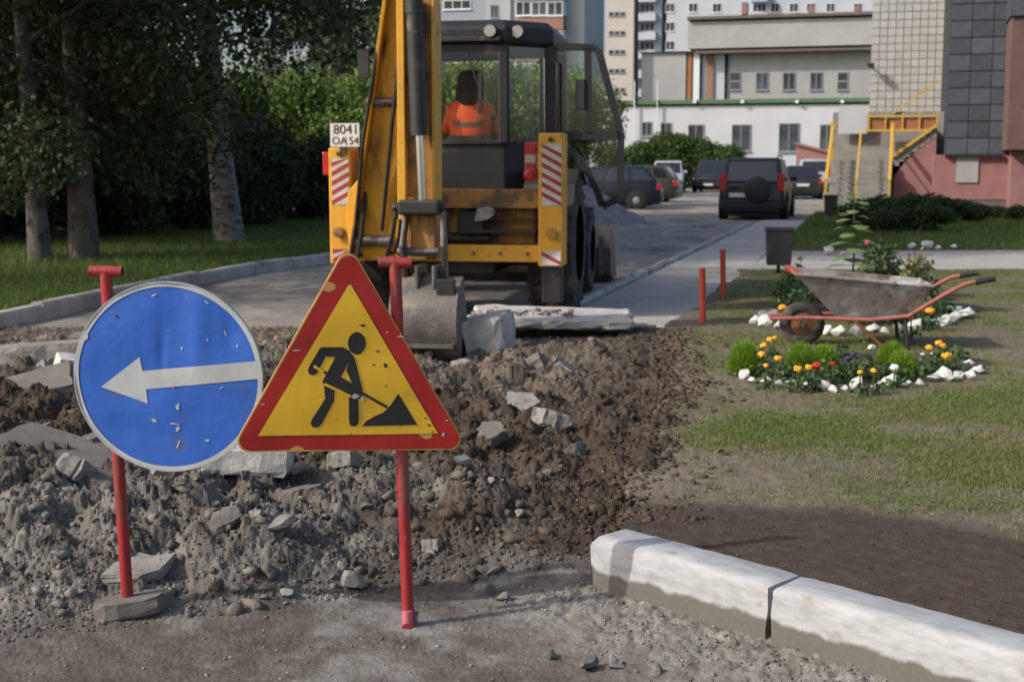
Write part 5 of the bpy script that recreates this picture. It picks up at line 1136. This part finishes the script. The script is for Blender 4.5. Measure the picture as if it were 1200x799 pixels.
def kochia_mesh():
    r = np.random.default_rng(4); n = 5200; q = r.normal(0, 1, (n, 3)); q /= np.linalg.norm(q, axis=1)[:, None]; q[:, 2] = np.abs(q[:, 2]) * 1.0
    base = q * r.uniform(.35, .8, n)[:, None] * np.array([.5, .5, .85]); ln = r.uniform(.10, .26, n)[:, None]; d_ = q + r.normal(0, .3, (n, 3)) + np.array([0, 0, .45])
    d_ /= np.linalg.norm(d_, axis=1)[:, None]; s = np.cross(d_, r.normal(0, 1, (n, 3))); s /= np.linalg.norm(s, axis=1)[:, None]
    V = np.stack([base - s * .014, base + s * .014, base + d_ * ln], 1).reshape(-1, 3); me = npmesh('foliage', V, np.arange(3 * n).reshape(-1, 3)); me.materials.append(M['kochia']); return me
KM = kochia_mesh()
stem_me = MB().tube([(0, 0, -.15), (0, 0, .5)], [.04, .02], 6).mesh('stem', M['herb'])
for (px, py, w_, h_), lb in (((872, 436, 50, 48), 'bright green feathery ball bush at the pavement end of the bed'), ((938, 433, 44, 42), 'bright green feathery bush before the wheelbarrow wheel'), ((965, 434, 42, 40), 'bright green feathery bush next to the one before the wheelbarrow wheel'), ((1044, 430, 44, 40), 'bright green feathery bush under the wheelbarrow legs'), ((1056, 442, 48, 42), 'bright green feathery bush behind the white bloom')):
    p = g(px, py, .14); s = w_ * p.y / F_PX / 1.15; root = empty('feathery_bush', p, rnd.uniform(0, 6), lb, 'bush', 'feathery green bushes in the bed'); root.scale = (s, s, h_ * p.y / F_PX / 1.0)
    link('foliage', KM, None, root); link('stem', stem_me, None, root)
def flower(px, py, sz, m, label, hgt=.14, grp=None, z=.12, bloom=True, lm='herb'):
    """bloom at pixel (px, py); its foot stands on the soil below"""
    gz = z; p = g(px, py, gz + hgt); root = empty('flower', (p.x, p.y, gz), rnd.uniform(0, 6), label, 'flower', grp)
    s = sz * .8 * p.y / F_PX; bm = bmesh.new(); bmesh.ops.create_icosphere(bm, subdivisions=2, radius=s * .5)
    for q in bm.verts: q.co *= rnd.uniform(.72, 1.15); q.co.z = q.co.z * .72 + hgt
    me = bpy.data.meshes.new('bloom'); bm.to_mesh(me); bm.free(); link('bloom', me, m, root)
    MB().tube([(0, 0, -.04), (.004, 0, hgt)], .005, 5).build('stem', M['herb'], root)
    nl = 26; r = np.random.default_rng(int(px * 7 + py)); P = np.stack([r.normal(0, .03, nl), r.normal(0, .03, nl), r.uniform(.01, hgt * .6, nl)], 1)
    me = npmesh('leaves', *leaf_cloud(P, .05, int(px), .2)); link('leaves', me, M[lm], root)
mg = 'orange marigold blooming in the front flower bed'
for px, py, sz in ((902, 398, 11), (895, 405, 12), (893, 415, 14), (898, 428, 9), (912, 420, 13), (908, 396, 9), (1008, 436, 10), (1024, 434, 10), (935, 432, 14), (1089, 407, 12), (1101, 402, 13), (1105, 405, 10), (1110, 417, 16)):
    flower(px, py, sz, M['pet_orange'], mg, .15, 'marigolds in the front bed')
for px, py, sz in ((917, 360, 13), (931, 358, 9), (1090, 364, 16), (1068, 373, 10), (1082, 362, 10), (938, 303, 9)):
    flower(px, py, sz, M['pet_orange'], 'orange marigold blooming behind the wheelbarrow', .16, 'marigolds behind the wheelbarrow')
flower(957, 428, 15, M['pet_red'], 'red bloom beside the orange one in the front bed', .16); flower(948, 430, 12, M['pet_orange'], 'orange bloom touching the red one in the front bed', .15)
flower(976, 426, 10, M['pet_red'], 'small dark red bloom right of the bright red one', .16); flower(1048, 431, 16, M['pet_white'], 'white bloom before the feathery bush in the front bed', .14)
flower(1001, 415, 10, M['pet_violet'], 'dark violet bloom in the front bed', .2); flower(994, 420, 11, M['pet_violet'], 'dark violet bloom lower in the front bed', .16); flower(1021, 407, 11, M['pet_white'], 'pale bloom under the wheelbarrow legs', .14)
flower(1017, 284, 9, M['pet_pink'], 'pink rose on the tall bush behind the wheelbarrow', .62, None, .1); flower(1032, 281, 6, M['pet_pink'], 'small pink rose next to the larger one', .62, None, .1)
def leafy(px, py, n, w_, h_, size, m, label, name='leafy_plant', z=.1, seed=1, up=.3):
    p = g(px, py, z); r = np.random.default_rng(seed + int(px)); q = r.normal(0, 1, (n, 3)); q /= np.linalg.norm(q, axis=1)[:, None]
    P = q * (r.uniform(.15, 1, n) ** .5)[:, None] * np.array([w_ / 2, w_ / 2, h_ / 2]) + np.array([0, 0, h_ / 2]); P += r.normal(0, .03, (n, 3)); P[:, 2] = np.clip(P[:, 2], .01, None)
    root = empty(name, p, 0, label, 'plant', None); link('foliage', npmesh('foliage', *leaf_cloud(P, size, seed, up, .7)), M[m], root)
    st = MB()
    for k in range(4): st.tube([(0, 0, -.04), (r.normal(0, w_ * .12), r.normal(0, w_ * .12), h_ * .5), (r.normal(0, w_ * .2), r.normal(0, w_ * .2), h_ * .9)], [.012, .009, .004], 5)
    st.build('stem', M['herb'], root); return root
for k, (px, py, w_, h_) in enumerate(((905, 440, .22, .12), (925, 443, .26, .13), (947, 446, .25, .12), (970, 447, .3, .15), (993, 446, .3, .2), (1012, 442, .28, .22), (1030, 446, .26, .16), (1062, 446, .26, .13), (1085, 438, .26, .14), (1110, 435, .26, .14), (890, 432, .2, .12), (985, 425, .25, .18), (1120, 424, .24, .12))):
    leafy(px, py, 150, w_ * .8, h_ * .5, .036, 'herb', 'low leafy bedding plant in the front flower bed', 'bedding_plant', .13, k)['group'] = 'bedding plants in the front bed'
for k, (px, py, w_, h_) in enumerate(((930, 372, .3, .2), (945, 366, .4, .25), (1080, 380, .35, .15), (1050, 378, .35, .2), (1012, 380, .4, .2), (1100, 374, .3, .14), (920, 362, .3, .3), (1090, 372, .35, .18))):
    leafy(px, py, 160, w_, h_, .06, 'herb', 'low leafy plant in the rear flower bed behind the wheelbarrow', 'bedding_plant', .11, k + 40)['group'] = 'bedding plants in the rear bed'
hk = g(997, 352, .1); root = empty('hollyhock', hk, 0, 'tall pale green hollyhock with big leaves behind the wheelbarrow', 'plant')
MB().tube([(0, 0, -.05), (.02, 0, .5), (0, .0, 1.12)], [.014, .01, .005], 6).build('stem', M['herb'], root)
r = random.Random(9)
for k in range(34):
    t = k / 33; zz = .1 + .98 * t; a = k * 2.4; ln = (.24 - .14 * t) * r.uniform(.8, 1.2); sz = (.24 - .12 * t) * r.uniform(.8, 1.2); c_, s_ = math.cos(a), math.sin(a)
    P = []
    for j in range(9):
        b_ = 2 * math.pi * j / 9; q = sz * (.5 + .06 * (-1) ** j); lx, ly = ln + q * math.cos(b_), q * math.sin(b_); P.append((c_ * lx - s_ * ly, s_ * lx + c_ * ly, zz - .3 * lx * lx - .25 * max(0, lx - ln)))
    MB().add([(c_ * ln, s_ * ln, zz - .3 * ln * ln + .012)] + P, [(0, 1 + j, 1 + (j + 1) % 9) for j in range(9)]).build('leaf', M['herb_pale'], root)
leafy(1030, 342, 700, .46, .55, .06, 'herb', 'bushy rose with reddish stems behind the wheelbarrow', 'rose_bush', .1, 5)
leafy(1072, 348, 260, .3, .50, .07, 'lily', 'yellowish lily plant going brown behind the wheelbarrow', 'lily_plant', .1, 6, .8)
leafy(1082, 352, 200, .3, .3, .06, 'herb', 'small leafy plant at the foot of the yellowish lily', 'leafy_plant', .1, 7)
leafy(930, 345, 260, .36, .3, .06, 'herb_pale', 'light green leafy plant beside the black litter bin', 'leafy_plant', .1, 8)
# ================================================================== BUILDINGS
M['wall_white'] = mat('wall_white', (.54, .555, .57), (.48, .495, .51), .3, .9)
M['green_fascia'] = mat('green_fascia', (.08, .17, .075), (.07, .15, .065), .5, .7)
M['wall_grey'] = mat('wall_grey', (.40, .395, .385), (.34, .335, .33), .5, .9)
M['wall_grey2'] = mat('wall_grey2', (.36, .355, .35), (.32, .315, .31), .7, .9)
M['cream'] = mat('cream', (.52, .47, .43), (.47, .43, .39), .2, .9)
M['pale_blue'] = mat('pale_blue', (.38, .42, .50), (.34, .38, .46), .2, .9)
M['pale_white'] = mat('pale_white', (.50, .52, .56), (.45, .47, .52), .2, .9)
M['slate_blue'] = mat('slate_blue', (.30, .33, .37), (.27, .30, .34), .2, .9)
M['block_grey'] = mat('block_grey', (.38, .40, .42), (.34, .36, .38), .2, .9)
M['brown_panel'] = mat('brown_panel', (.30, .17, .12), (.25, .14, .10), .8, .85)
M['far_glass'] = mat('far_glass', (.025, .03, .036), (.08, .09, .10), .6, .25, rand=.35, spec=.25)
M['frame_white'] = mat('frame_white', (.72, .73, .74), rough=.6)
M['frame_grey'] = mat('frame_grey', (.25, .26, .27), rough=.6)
M['tile_pale'] = mat('tile_pale', (.46, .455, .42), (.40, .395, .365), 1.5, .8, rand=.07)
M['joint'] = mat('joint', (.33, .325, .30), rough=.95)
M['tile_dark'] = mat('tile_dark', (.085, .095, .11), (.06, .068, .08), 2.5, .55, rand=.22)
M['joint_dark'] = mat('joint_dark', (.03, .032, .036), rough=.95)
M['pink'] = mat('pink', (.35, .175, .165), (.28, .135, .13), 1.5, .9, dirt=[((.28, .15, .14), .32, 1.2)])
M['plinth'] = mat('plinth', (.16, .13, .12), (.12, .10, .09), 2, .95)
M['red_brown'] = mat('red_brown', (.17, .095, .08), (.13, .075, .065), 1.5, .85)
M['rail_yellow'] = mat('rail_yellow', (.62, .39, .06), (.54, .33, .05), 3, .6)
M['step_conc'] = mat('step_conc', (.30, .285, .25), (.22, .21, .185), 2.5, .92, .2, 30, dirt=[((.13, .12, .1), .35, 3)])
M['orange_brick'] = mat('orange_brick', (.36, .15, .06), (.28, .11, .05), 2, .85)
YAW = R(-16)
def site(name, x, Y, label, cat):
    """a building turned with the street; vl() then maps pixels onto its front"""
    global ORG, _S
    r = empty(name, (x, Y, 0), YAW, label, cat); ORG = Vector((0, Y, 0)); _S = (x, Y); return r
def vl(px, py, Y):                       # local point (u, Y, z) where a pixel's ray meets the plane at depth Y of the current building
    r_ = ray(px, py); cy, sy = math.cos(YAW), math.sin(YAW); nx_, ny_ = -sy, cy
    ox, oy = _S[0] + nx_ * (Y - _S[1]), _S[1] + ny_ * (Y - _S[1]); t = (ox * nx_ + oy * ny_) / (r_.x * nx_ + r_.y * ny_)
    return Vector(((r_.x * t - ox) * cy + (r_.y * t - oy) * sy, Y, CAM_H + r_.z * t))
def box_px(name, x0, y0, x1, y1, Y, depth, m, parent, **kw):
    """box whose front face fills the pixel rectangle at distance Y"""
    a = vl(x0, y1, Y); b_ = vl(x1, y0, Y); mb = MB(ORG); mb.lohi((a.x, Y, a.z), (b_.x, Y + depth, b_.z)); return mb.build(name, m, parent, **kw)
win_cache = {}
def window(parent, cx, cz, Y, w_, h_, kind='two', fm='frame_white', rot=0):
    key = (round(w_, 2), round(h_, 2), kind, fm)
    if key not in win_cache:
        t = .06; fr = MB(); fr.lohi((-w_ / 2, -.05, -h_ / 2), (-w_ / 2 + t, .02, h_ / 2)).lohi((w_ / 2 - t, -.05, -h_ / 2), (w_ / 2, .02, h_ / 2)).lohi((-w_ / 2 + t, -.05, h_ / 2 - t), (w_ / 2 - t, .02, h_ / 2)).lohi((-w_ / 2 + t, -.05, -h_ / 2), (w_ / 2 - t, .02, -h_ / 2 + t))
        if kind in ('two', 'three'):
            for q in ((0,) if kind == 'two' else (-.17, .17)): fr.lohi((q * w_ - t / 2, -.045, -h_ / 2 + t), (q * w_ + t / 2, .02, h_ / 2 - t))
        if kind == 'cross': fr.lohi((-w_ / 2 + t, -.045, -t), (w_ / 2 - t, .02, t))
        fr.lohi((-w_ / 2 - .06, -.12, -h_ / 2 - .08), (w_ / 2 + .06, .02, -h_ / 2))
        win_cache[key] = (fr.mesh('window', M[fm]), MB().lohi((-w_ / 2 + .02, -.012, -h_ / 2 + .02), (w_ / 2 - .02, .015, h_ / 2 - .02)).mesh('pane', M['far_glass']))
    a, b_ = win_cache[key]; o = link('window', a, None, parent); o.location = Vector((cx, Y - .02, cz)) - ORG; link('pane', b_, None, o); return o
def win_px(parent, x0, y0, x1, y1, Y, kind='two', fm='frame_white'):
    a = vl(x0, y1, Y); b_ = vl(x1, y0, Y); return window(parent, (a.x + b_.x) / 2, (a.z + b_.z) / 2, Y, b_.x - a.x, b_.z - a.z, kind, fm)

# far apartment block with the cream stair tower
Y = 200; p = v(870, 205, Y); root = site('apartment_block', p.x, Y, label='tall white and pale blue apartment block with a cream stair tower', cat='building')
TOP = -190
box_px('cream_tower', 709, TOP, 745, 205, Y - 1.5, 14, M['cream'], root); box_px('blue_wall', 745.5, TOP, 778, 205, Y, 14, M['pale_blue'], root)
box_px('white_wall', 778.5, TOP, 1060, 205, Y - .8, 14, M['pale_white'], root)
for k in range(-8, 6):
    y = 17 + 22.2 * k
    for q in range(3): win_px(root, 713.5 + 6.8 * q, y - 2.6, 719 + 6.8 * q, y + 2.6, Y - 1.5, 'one', 'frame_grey')
    for x0, x1, kd in ((750, 767, 'three'),):
        b_ = box_px('balcony', x0 - 2, y - 1.5, x1 + 1, y + 8, Y - 1.4, 1.3, M['pale_white'], root); win_px(root, x0, y - 12, x1, y - 2, Y, 'three')
    for x0 in (779 + 1, 807, 835, 903, 925, 945, 968, 1000): win_px(root, x0, y - 13, x0 + 10.5, y - 2, Y - .8, 'two')
    b_ = box_px('balcony', 880, y - 1.5, 900, y + 8, Y - 2.2, 1.35, M['pale_blue'], root); win_px(root, 882, y - 12, 898, y - 2, Y - .8, 'three')
# nearer apartment block with balconies, left
Y = 125; p = v(560, 205, Y); root = site('balcony_block', p.x, Y, label='grey-blue apartment block with brown panelled balconies behind the digger', cat='building')
box_px('wall', 395, -330, 662, 205, Y, 8, M['slate_blue'], root); box_px('end_wall', 662.5, -330, 687, 205, Y - .3, 8.2, M['block_grey'], root)
box_px('pale_bay', 570, -330, 598, 205, Y - .25, .5, M['block_grey'], root)
for k in range(-7, 5):
    y = 20 + 37 * k
    for x0, x1 in ((604, 660), (427, 463)):
        bl = box_px('balcony', x0, y, x1, y + 16, Y - 1.5, 1.5, M['brown_panel'], root); box_px('balcony_slab', x0 - 1, y + 16.2, x1 + 1, y + 18.5, Y - 1.6, 1.7, M['frame_white'], bl)
        n = 3 if x1 - x0 > 45 else 2
        for q in range(n):
            w_ = (x1 - x0) / n; win_px(root, x0 + q * w_ + .6, y - 18, x0 + (q + 1) * w_ - .6, y - 1, Y - 1.45, 'two')
        box_px('balcony_back', x0, y - 18.4, x1, y - .2, Y - 1.40, 1.3, M['frame_white'], root)
    win_px(root, 520, y - 20, 552, y - 8, Y, 'three'); win_px(root, 575, y - 14, 584, y + 2, Y - .25, 'two', 'frame_grey'); win_px(root, 480, y - 18, 505, y - 4, Y, 'two')
# white single-storey building with the green fascia
Y = 100; p = v(865, 205, Y); root = site('white_building', p.x, Y, label='low white building with a green roof band behind the parked cars', cat='building')
box_px('wall', 690, 122, 1024, 216, Y, 18, M['wall_white'], root); box_px('roof_band', 689, 114.5, 1026, 123.5, Y - .25, 18.5, M['green_fascia'], root)
for x0, y0, x1, y1 in ((857, 146, 880, 177), (912, 144.5, 937, 178), (806, 146, 825, 168), (774, 144, 787, 160), (715, 140, 728, 158), (752, 143, 764, 160), (960, 146, 978, 176)): win_px(root, x0, y0, x1, y1, Y, 'two', 'frame_grey')
for x0 in (742, 769): box_px('downpipe', x0, 95, x0 + 2, 180, Y - .4, .12, M['frame_white'], root)
for x0 in (812, 868, 932, 985): box_px('band_lamp', x0, 117.5, x0 + 4, 121, Y - .42, .15, M['frame_white'], root)
# grey brick building behind
Y = 122; p = v(900, 205, Y); root = site('grey_building', p.x, Y, label='grey two-storey flat-roofed building with a deep overhanging top storey', cat='building')
box_px('upper_storey', 806, 19.5, 1050, 57.5, Y - 1.2, 18, M['wall_grey'], root); box_px('cornice', 805, 16.5, 1051, 20, Y - 1.6, 18.6, M['plinth'], root); box_px('lower_cornice', 815, 57.8, 1050, 60, Y - 1.3, 12, M['plinth'], root)
box_px('lower_wall', 850, 59, 1050, 210, Y, 16, M['wall_grey2'], root); box_px('left_wing', 750, 62, 804, 210, Y - .6, 12, M['wall_grey'], root); box_px('wing_cornice', 749, 60, 812, 62.2, Y - .9, 12.6, M['plinth'], root)
box_px('orange_strip', 804.5, 62.5, 811, 130, Y - .5, 8, M['orange_brick'], root); box_px('white_strip', 811.5, 60.5, 820, 130, Y - .4, 8, M['frame_white'], root); box_px('brown_strip', 827, 60.5, 836.5, 130, Y - .2, 8, M['brown_panel'], root); box_px('bay_wall', 820.5, 60.5, 849.5, 210, Y, 8, M['pale_white'], root)
for x0, kd in ((885.5, 'two'), (917, 'two'), (949, 'two')): win_px(root, x0, 85, x0 + 15, 106, Y, 'two', 'frame_grey')
for x0 in (855, 981): win_px(root, x0, 85, x0 + 13, 106, Y, 'cross', 'frame_grey')
box_px('pipe', 852, 61, 853.5, 115, Y - .15, .12, M['plinth'], root)
for x0 in (869, 947, 1001): box_px('chimney', x0, 3 if x0 == 869 else 7, x0 + 7, 17, Y + 1, 1, M['brown_panel'], root)
# small pink building
Y = 86; p = v(958, 205, Y); root = site('pink_shed', p.x, Y, label='small pink shed with a sloping red roof behind the dark saloon', cat='shed')
q = [vl(933, 207, Y), vl(1000, 207, Y), vl(1000, 186, Y), vl(933, 169, Y)]
MB(ORG).prism([(p.x, p.z) for p in q], lambda a, b_, t: Vector((a, t, b_)), Y, Y + 5).build('wall', M['pink'], root)
MB(ORG).bar(vl(931, 168, Y) + Vector((0, 2.5, 0)), vl(1002, 186, Y) + Vector((0, 2.5, 0)), 5.4, .12).build('roof', M['brown_panel'], root)
# pale tiled tower
Y = 52; p = v(1060, 230, Y); root = site('tiled_tower', p.x, Y, label='tall pale tower clad in square tiles beside the yellow stairs', cat='building')
a = vl(1016, 216, Y); b_ = vl(1112, -60, Y)
MB(ORG).lohi((a.x, Y, -.1), (b_.x, Y + 9, b_.z)).build('wall', M['joint'], root)
ts = .29; nxn = int((b_.x - a.x) / ts); tme = MB().lohi((0, -.03, 0), (ts - .03, .0, ts - .03)).mesh('tile', M['tile_pale'])
z0 = vl(1050, 152, Y).z; k = 0
zz = z0
while zz < vl(1050, -3, Y).z and k < 298:
    for i in range(nxn):
        o = link('tile', tme, None, root); o.location = Vector((a.x + .01 + i * ts, Y - .001, zz)) - ORG; k += 1
    zz += ts
rest = MB(ORG)
while zz < b_.z - ts:
    for i in range(nxn): rest.lohi((a.x + .01 + i * ts, Y - .031, zz), (a.x + .01 + i * ts + ts - .03, Y - .001, zz + ts - .03))
    zz += ts
tag(rest.build('upper_tiles', M['tile_pale'], root), kind='stuff')
lo = MB(ORG); zz = z0 - ts
while zz > 0:
    for i in range(nxn): lo.lohi((a.x + .01 + i * ts, Y - .031, zz), (a.x + .01 + i * ts + ts - .03, Y - .001, zz + ts - .03))
    zz -= ts
tag(lo.build('lower_tiles', M['tile_pale'], root), kind='stuff')
q = vl(1021, 80, Y); MB(ORG).tube([(q.x, Y, q.z), (q.x, Y - .4, q.z + .1)], .03, 8).lohi((q.x - .12, Y - .7, q.z), (q.x + .12, Y - .35, q.z + .14)).build('wall_lamp', M['machine_black'], root)
# right-hand building: dark tiles above a pink base
Y = 42; p = v(1150, 240, Y); root = site('tiled_building', p.x, Y, label='building with dark grey tiles above a pink plastered base', cat='building')
a = vl(1108, 184, Y); b_ = vl(1186, -60, Y); zt = vl(1150, 181, Y).z
MB(ORG).lohi((a.x, Y, zt), (vl(1290, 0, Y).x, Y + 10, b_.z)).build('dark_wall', M['joint_dark'], root)
MB(ORG).lohi((vl(1102, 0, Y).x, Y - .02, vl(1150, 234, Y).z), (vl(1290, 0, Y).x, Y + 9.9, zt - .01)).build('pink_wall', M['pink'], root)
MB(ORG).lohi((vl(1101, 0, Y).x, Y - .12, -.1), (vl(1290, 0, Y).x, Y + 9.8, vl(1150, 235, Y).z)).build('plinth', M['plinth'], root)
MB(ORG).lohi((a.x - .02, Y - .2, zt - .06), (b_.x, Y + .02, zt - .001)).build('drip_sill', M['joint_dark'], root)
tw, th_ = .62, .50; dme = MB().lohi((0, -.035, 0), (tw - .02, 0, th_ - .03)).mesh('tile', M['tile_dark'])
for i in range(4):
    if a.x + (i + 1) * tw > b_.x + .65: break
    zz = zt + .01
    while zz < b_.z - th_:
        o = link('tile', dme, None, root); o.location = Vector((a.x + .01 + i * tw, Y - .001 - rnd.uniform(0, .012), zz)) - ORG; zz += th_
q0, q1 = vl(1120, 214, Y), vl(1147, 183, Y)
MB(ORG).lohi((q0.x, Y - .07, q0.z), (q1.x, Y - .021, q1.z)).build('cover_panel', M['wall_grey'], root)
# red-brown projecting bay
Y2 = 40; q0, q1 = vl(1179, 176, Y2), vl(1300, 16, Y2)
MB(ORG).lohi((q0.x, Y2, q0.z), (q1.x, Y + .3, q1.z)).build('bay_wall', M['red_brown'], root, bevel=.02)
MB(ORG).lohi((q0.x - .05, Y2 - .1, q1.z), (q1.x, Y + .4, vl(1200, -60, Y2).z)).build('bay_top', M['tile_dark'], root)
MB(ORG).lohi((q0.x + .2, Y2 + .5, -.1), (q1.x, Y + .2, q0.z)).build('bay_base', M['pink'], root)
# outdoor stairs with yellow railings
Y = 42.2; p = g(1012, 250); root = site('outdoor_stairs', p.x, Y, label='concrete outdoor stairs with yellow railings up to a landing', cat='stairs')
x0 = vl(968, 250, Y).x; x1 = vl(1041, 250, Y).x; n = 10; zl = 1.62
for k in range(n):
    zk = zl * (k + 1) / n; MB(ORG).lohi((x0, Y + .28 * k, -.1), (x1, Y + .28 * (k + 1) + (.0), zk)).build('step', M['step_conc'], root, bevel=.012)
yl = Y + .28 * n
MB(ORG).lohi((x0, yl, -.1), (x1 + .05, yl + 1.6, zl + .03)).build('landing', M['step_conc'], root)
MB(ORG).lohi((x0 - .1, yl + 1.62, -.1), (vl(1100, 0, yl).x + .6, yl + 1.8, 3.25)).build('back_wall', M['step_conc'], root)
nx_ = 7; xe = vl(1104, 0, yl).x
for k in range(nx_):
    xa = x1 + .06 + (xe - x1 - .06) * k / nx_; xb = x1 + .06 + (xe - x1 - .06) * (k + 1) / nx_; zk = zl + 1.05 * (k + 1) / nx_
    MB(ORG).lohi((xa, yl + .02, zk - .32), (xb, yl + 1.58, zk)).build('step', M['step_conc'], root)
MB(ORG).prism([(x1 + .1, 0), (xe, 0), (xe, zl + .9), (x1 + .5, zl + .05), (x1 + .1, zl - .5)], lambda a_, b__, t: Vector((a_, t, b__)), yl + .04, yl + .3).build('side_wall', M['pink'], root)
ry = M['rail_yellow']
def rail(P, w_=.095, name='railing'): 
    mb = MB(ORG)
    for a_, b__ in zip(P[:-1], P[1:]): mb.bar(a_, b__, w_, w_, up=(0, 1, 0) if abs((Vector(b__) - Vector(a_)).z) > .5 else (0, 0, 1))
    return mb.build(name, ry, root)
for x, sz_ in ((x0 - .03, .13), (x1 + .0, .13)):
    rail([(x, Y - .1, -.05), (x, Y - .1, 1.0)], .08, 'railing_post'); rail([(x, yl + .1, zl), (x, yl + .1, zl + 1.25)], .12, 'railing_post'); rail([(x, Y - .1, 1.0), (x, yl + .1, zl + 1.05)])
    rail([(x, Y - .1, .55), (x, yl + .1, zl + .6)], .04)
xm = (x0 + x1) / 2 - .05
rail([(xm, Y - .12, -.05), (xm, Y - .12, 1.0)], .07, 'railing_post'); rail([(xm, Y - .12, 1.0), (xm, yl, zl + .95)], .06)
rail([(x1, yl - .02, zl + .12), (xe, yl - .02, zl + 1.15)], .1); rail([(x1, yl + 1.55, zl + 1.6), (xe, yl + 1.55, zl + 2.6)], .06)
rail([(x0, yl + 1.6, zl + 1.25), (xe, yl + 1.6, zl + 1.25)], .05)
zz0, zz1 = vl(1060, 151, yl).z, vl(1060, 137, yl).z
MB(ORG).lohi((vl(1022, 0, yl).x, yl + .9, zz0), (xe, yl + 1.0, zz1)).build('landing_panel', M['orange_brick'], root)
for k in range(5):
    xk = vl(1022, 0, yl).x + (xe - vl(1022, 0, yl).x) * k / 4; rail([(xk, yl + .85, zz0 - .05), (xk, yl + .85, zz1 + .15)], .05, 'railing_post')
rail([(vl(1018, 0, yl).x, yl + .85, zz1 + .05), (xe, yl + .85, zz1 + .05)], .06); rail([(vl(1018, 0, yl).x, yl + .85, zz0 - .03), (xe, yl + .85, zz0 - .03)], .06)
tz0, tz1 = vl(1000, 156, yl).z, vl(1000, 122, yl).z
MB(ORG).lohi((x0 + .1, yl + 1.3, tz0), (vl(1020, 0, yl).x, yl + 1.36, tz1)).build('white_screen', M['wall_white'], root)
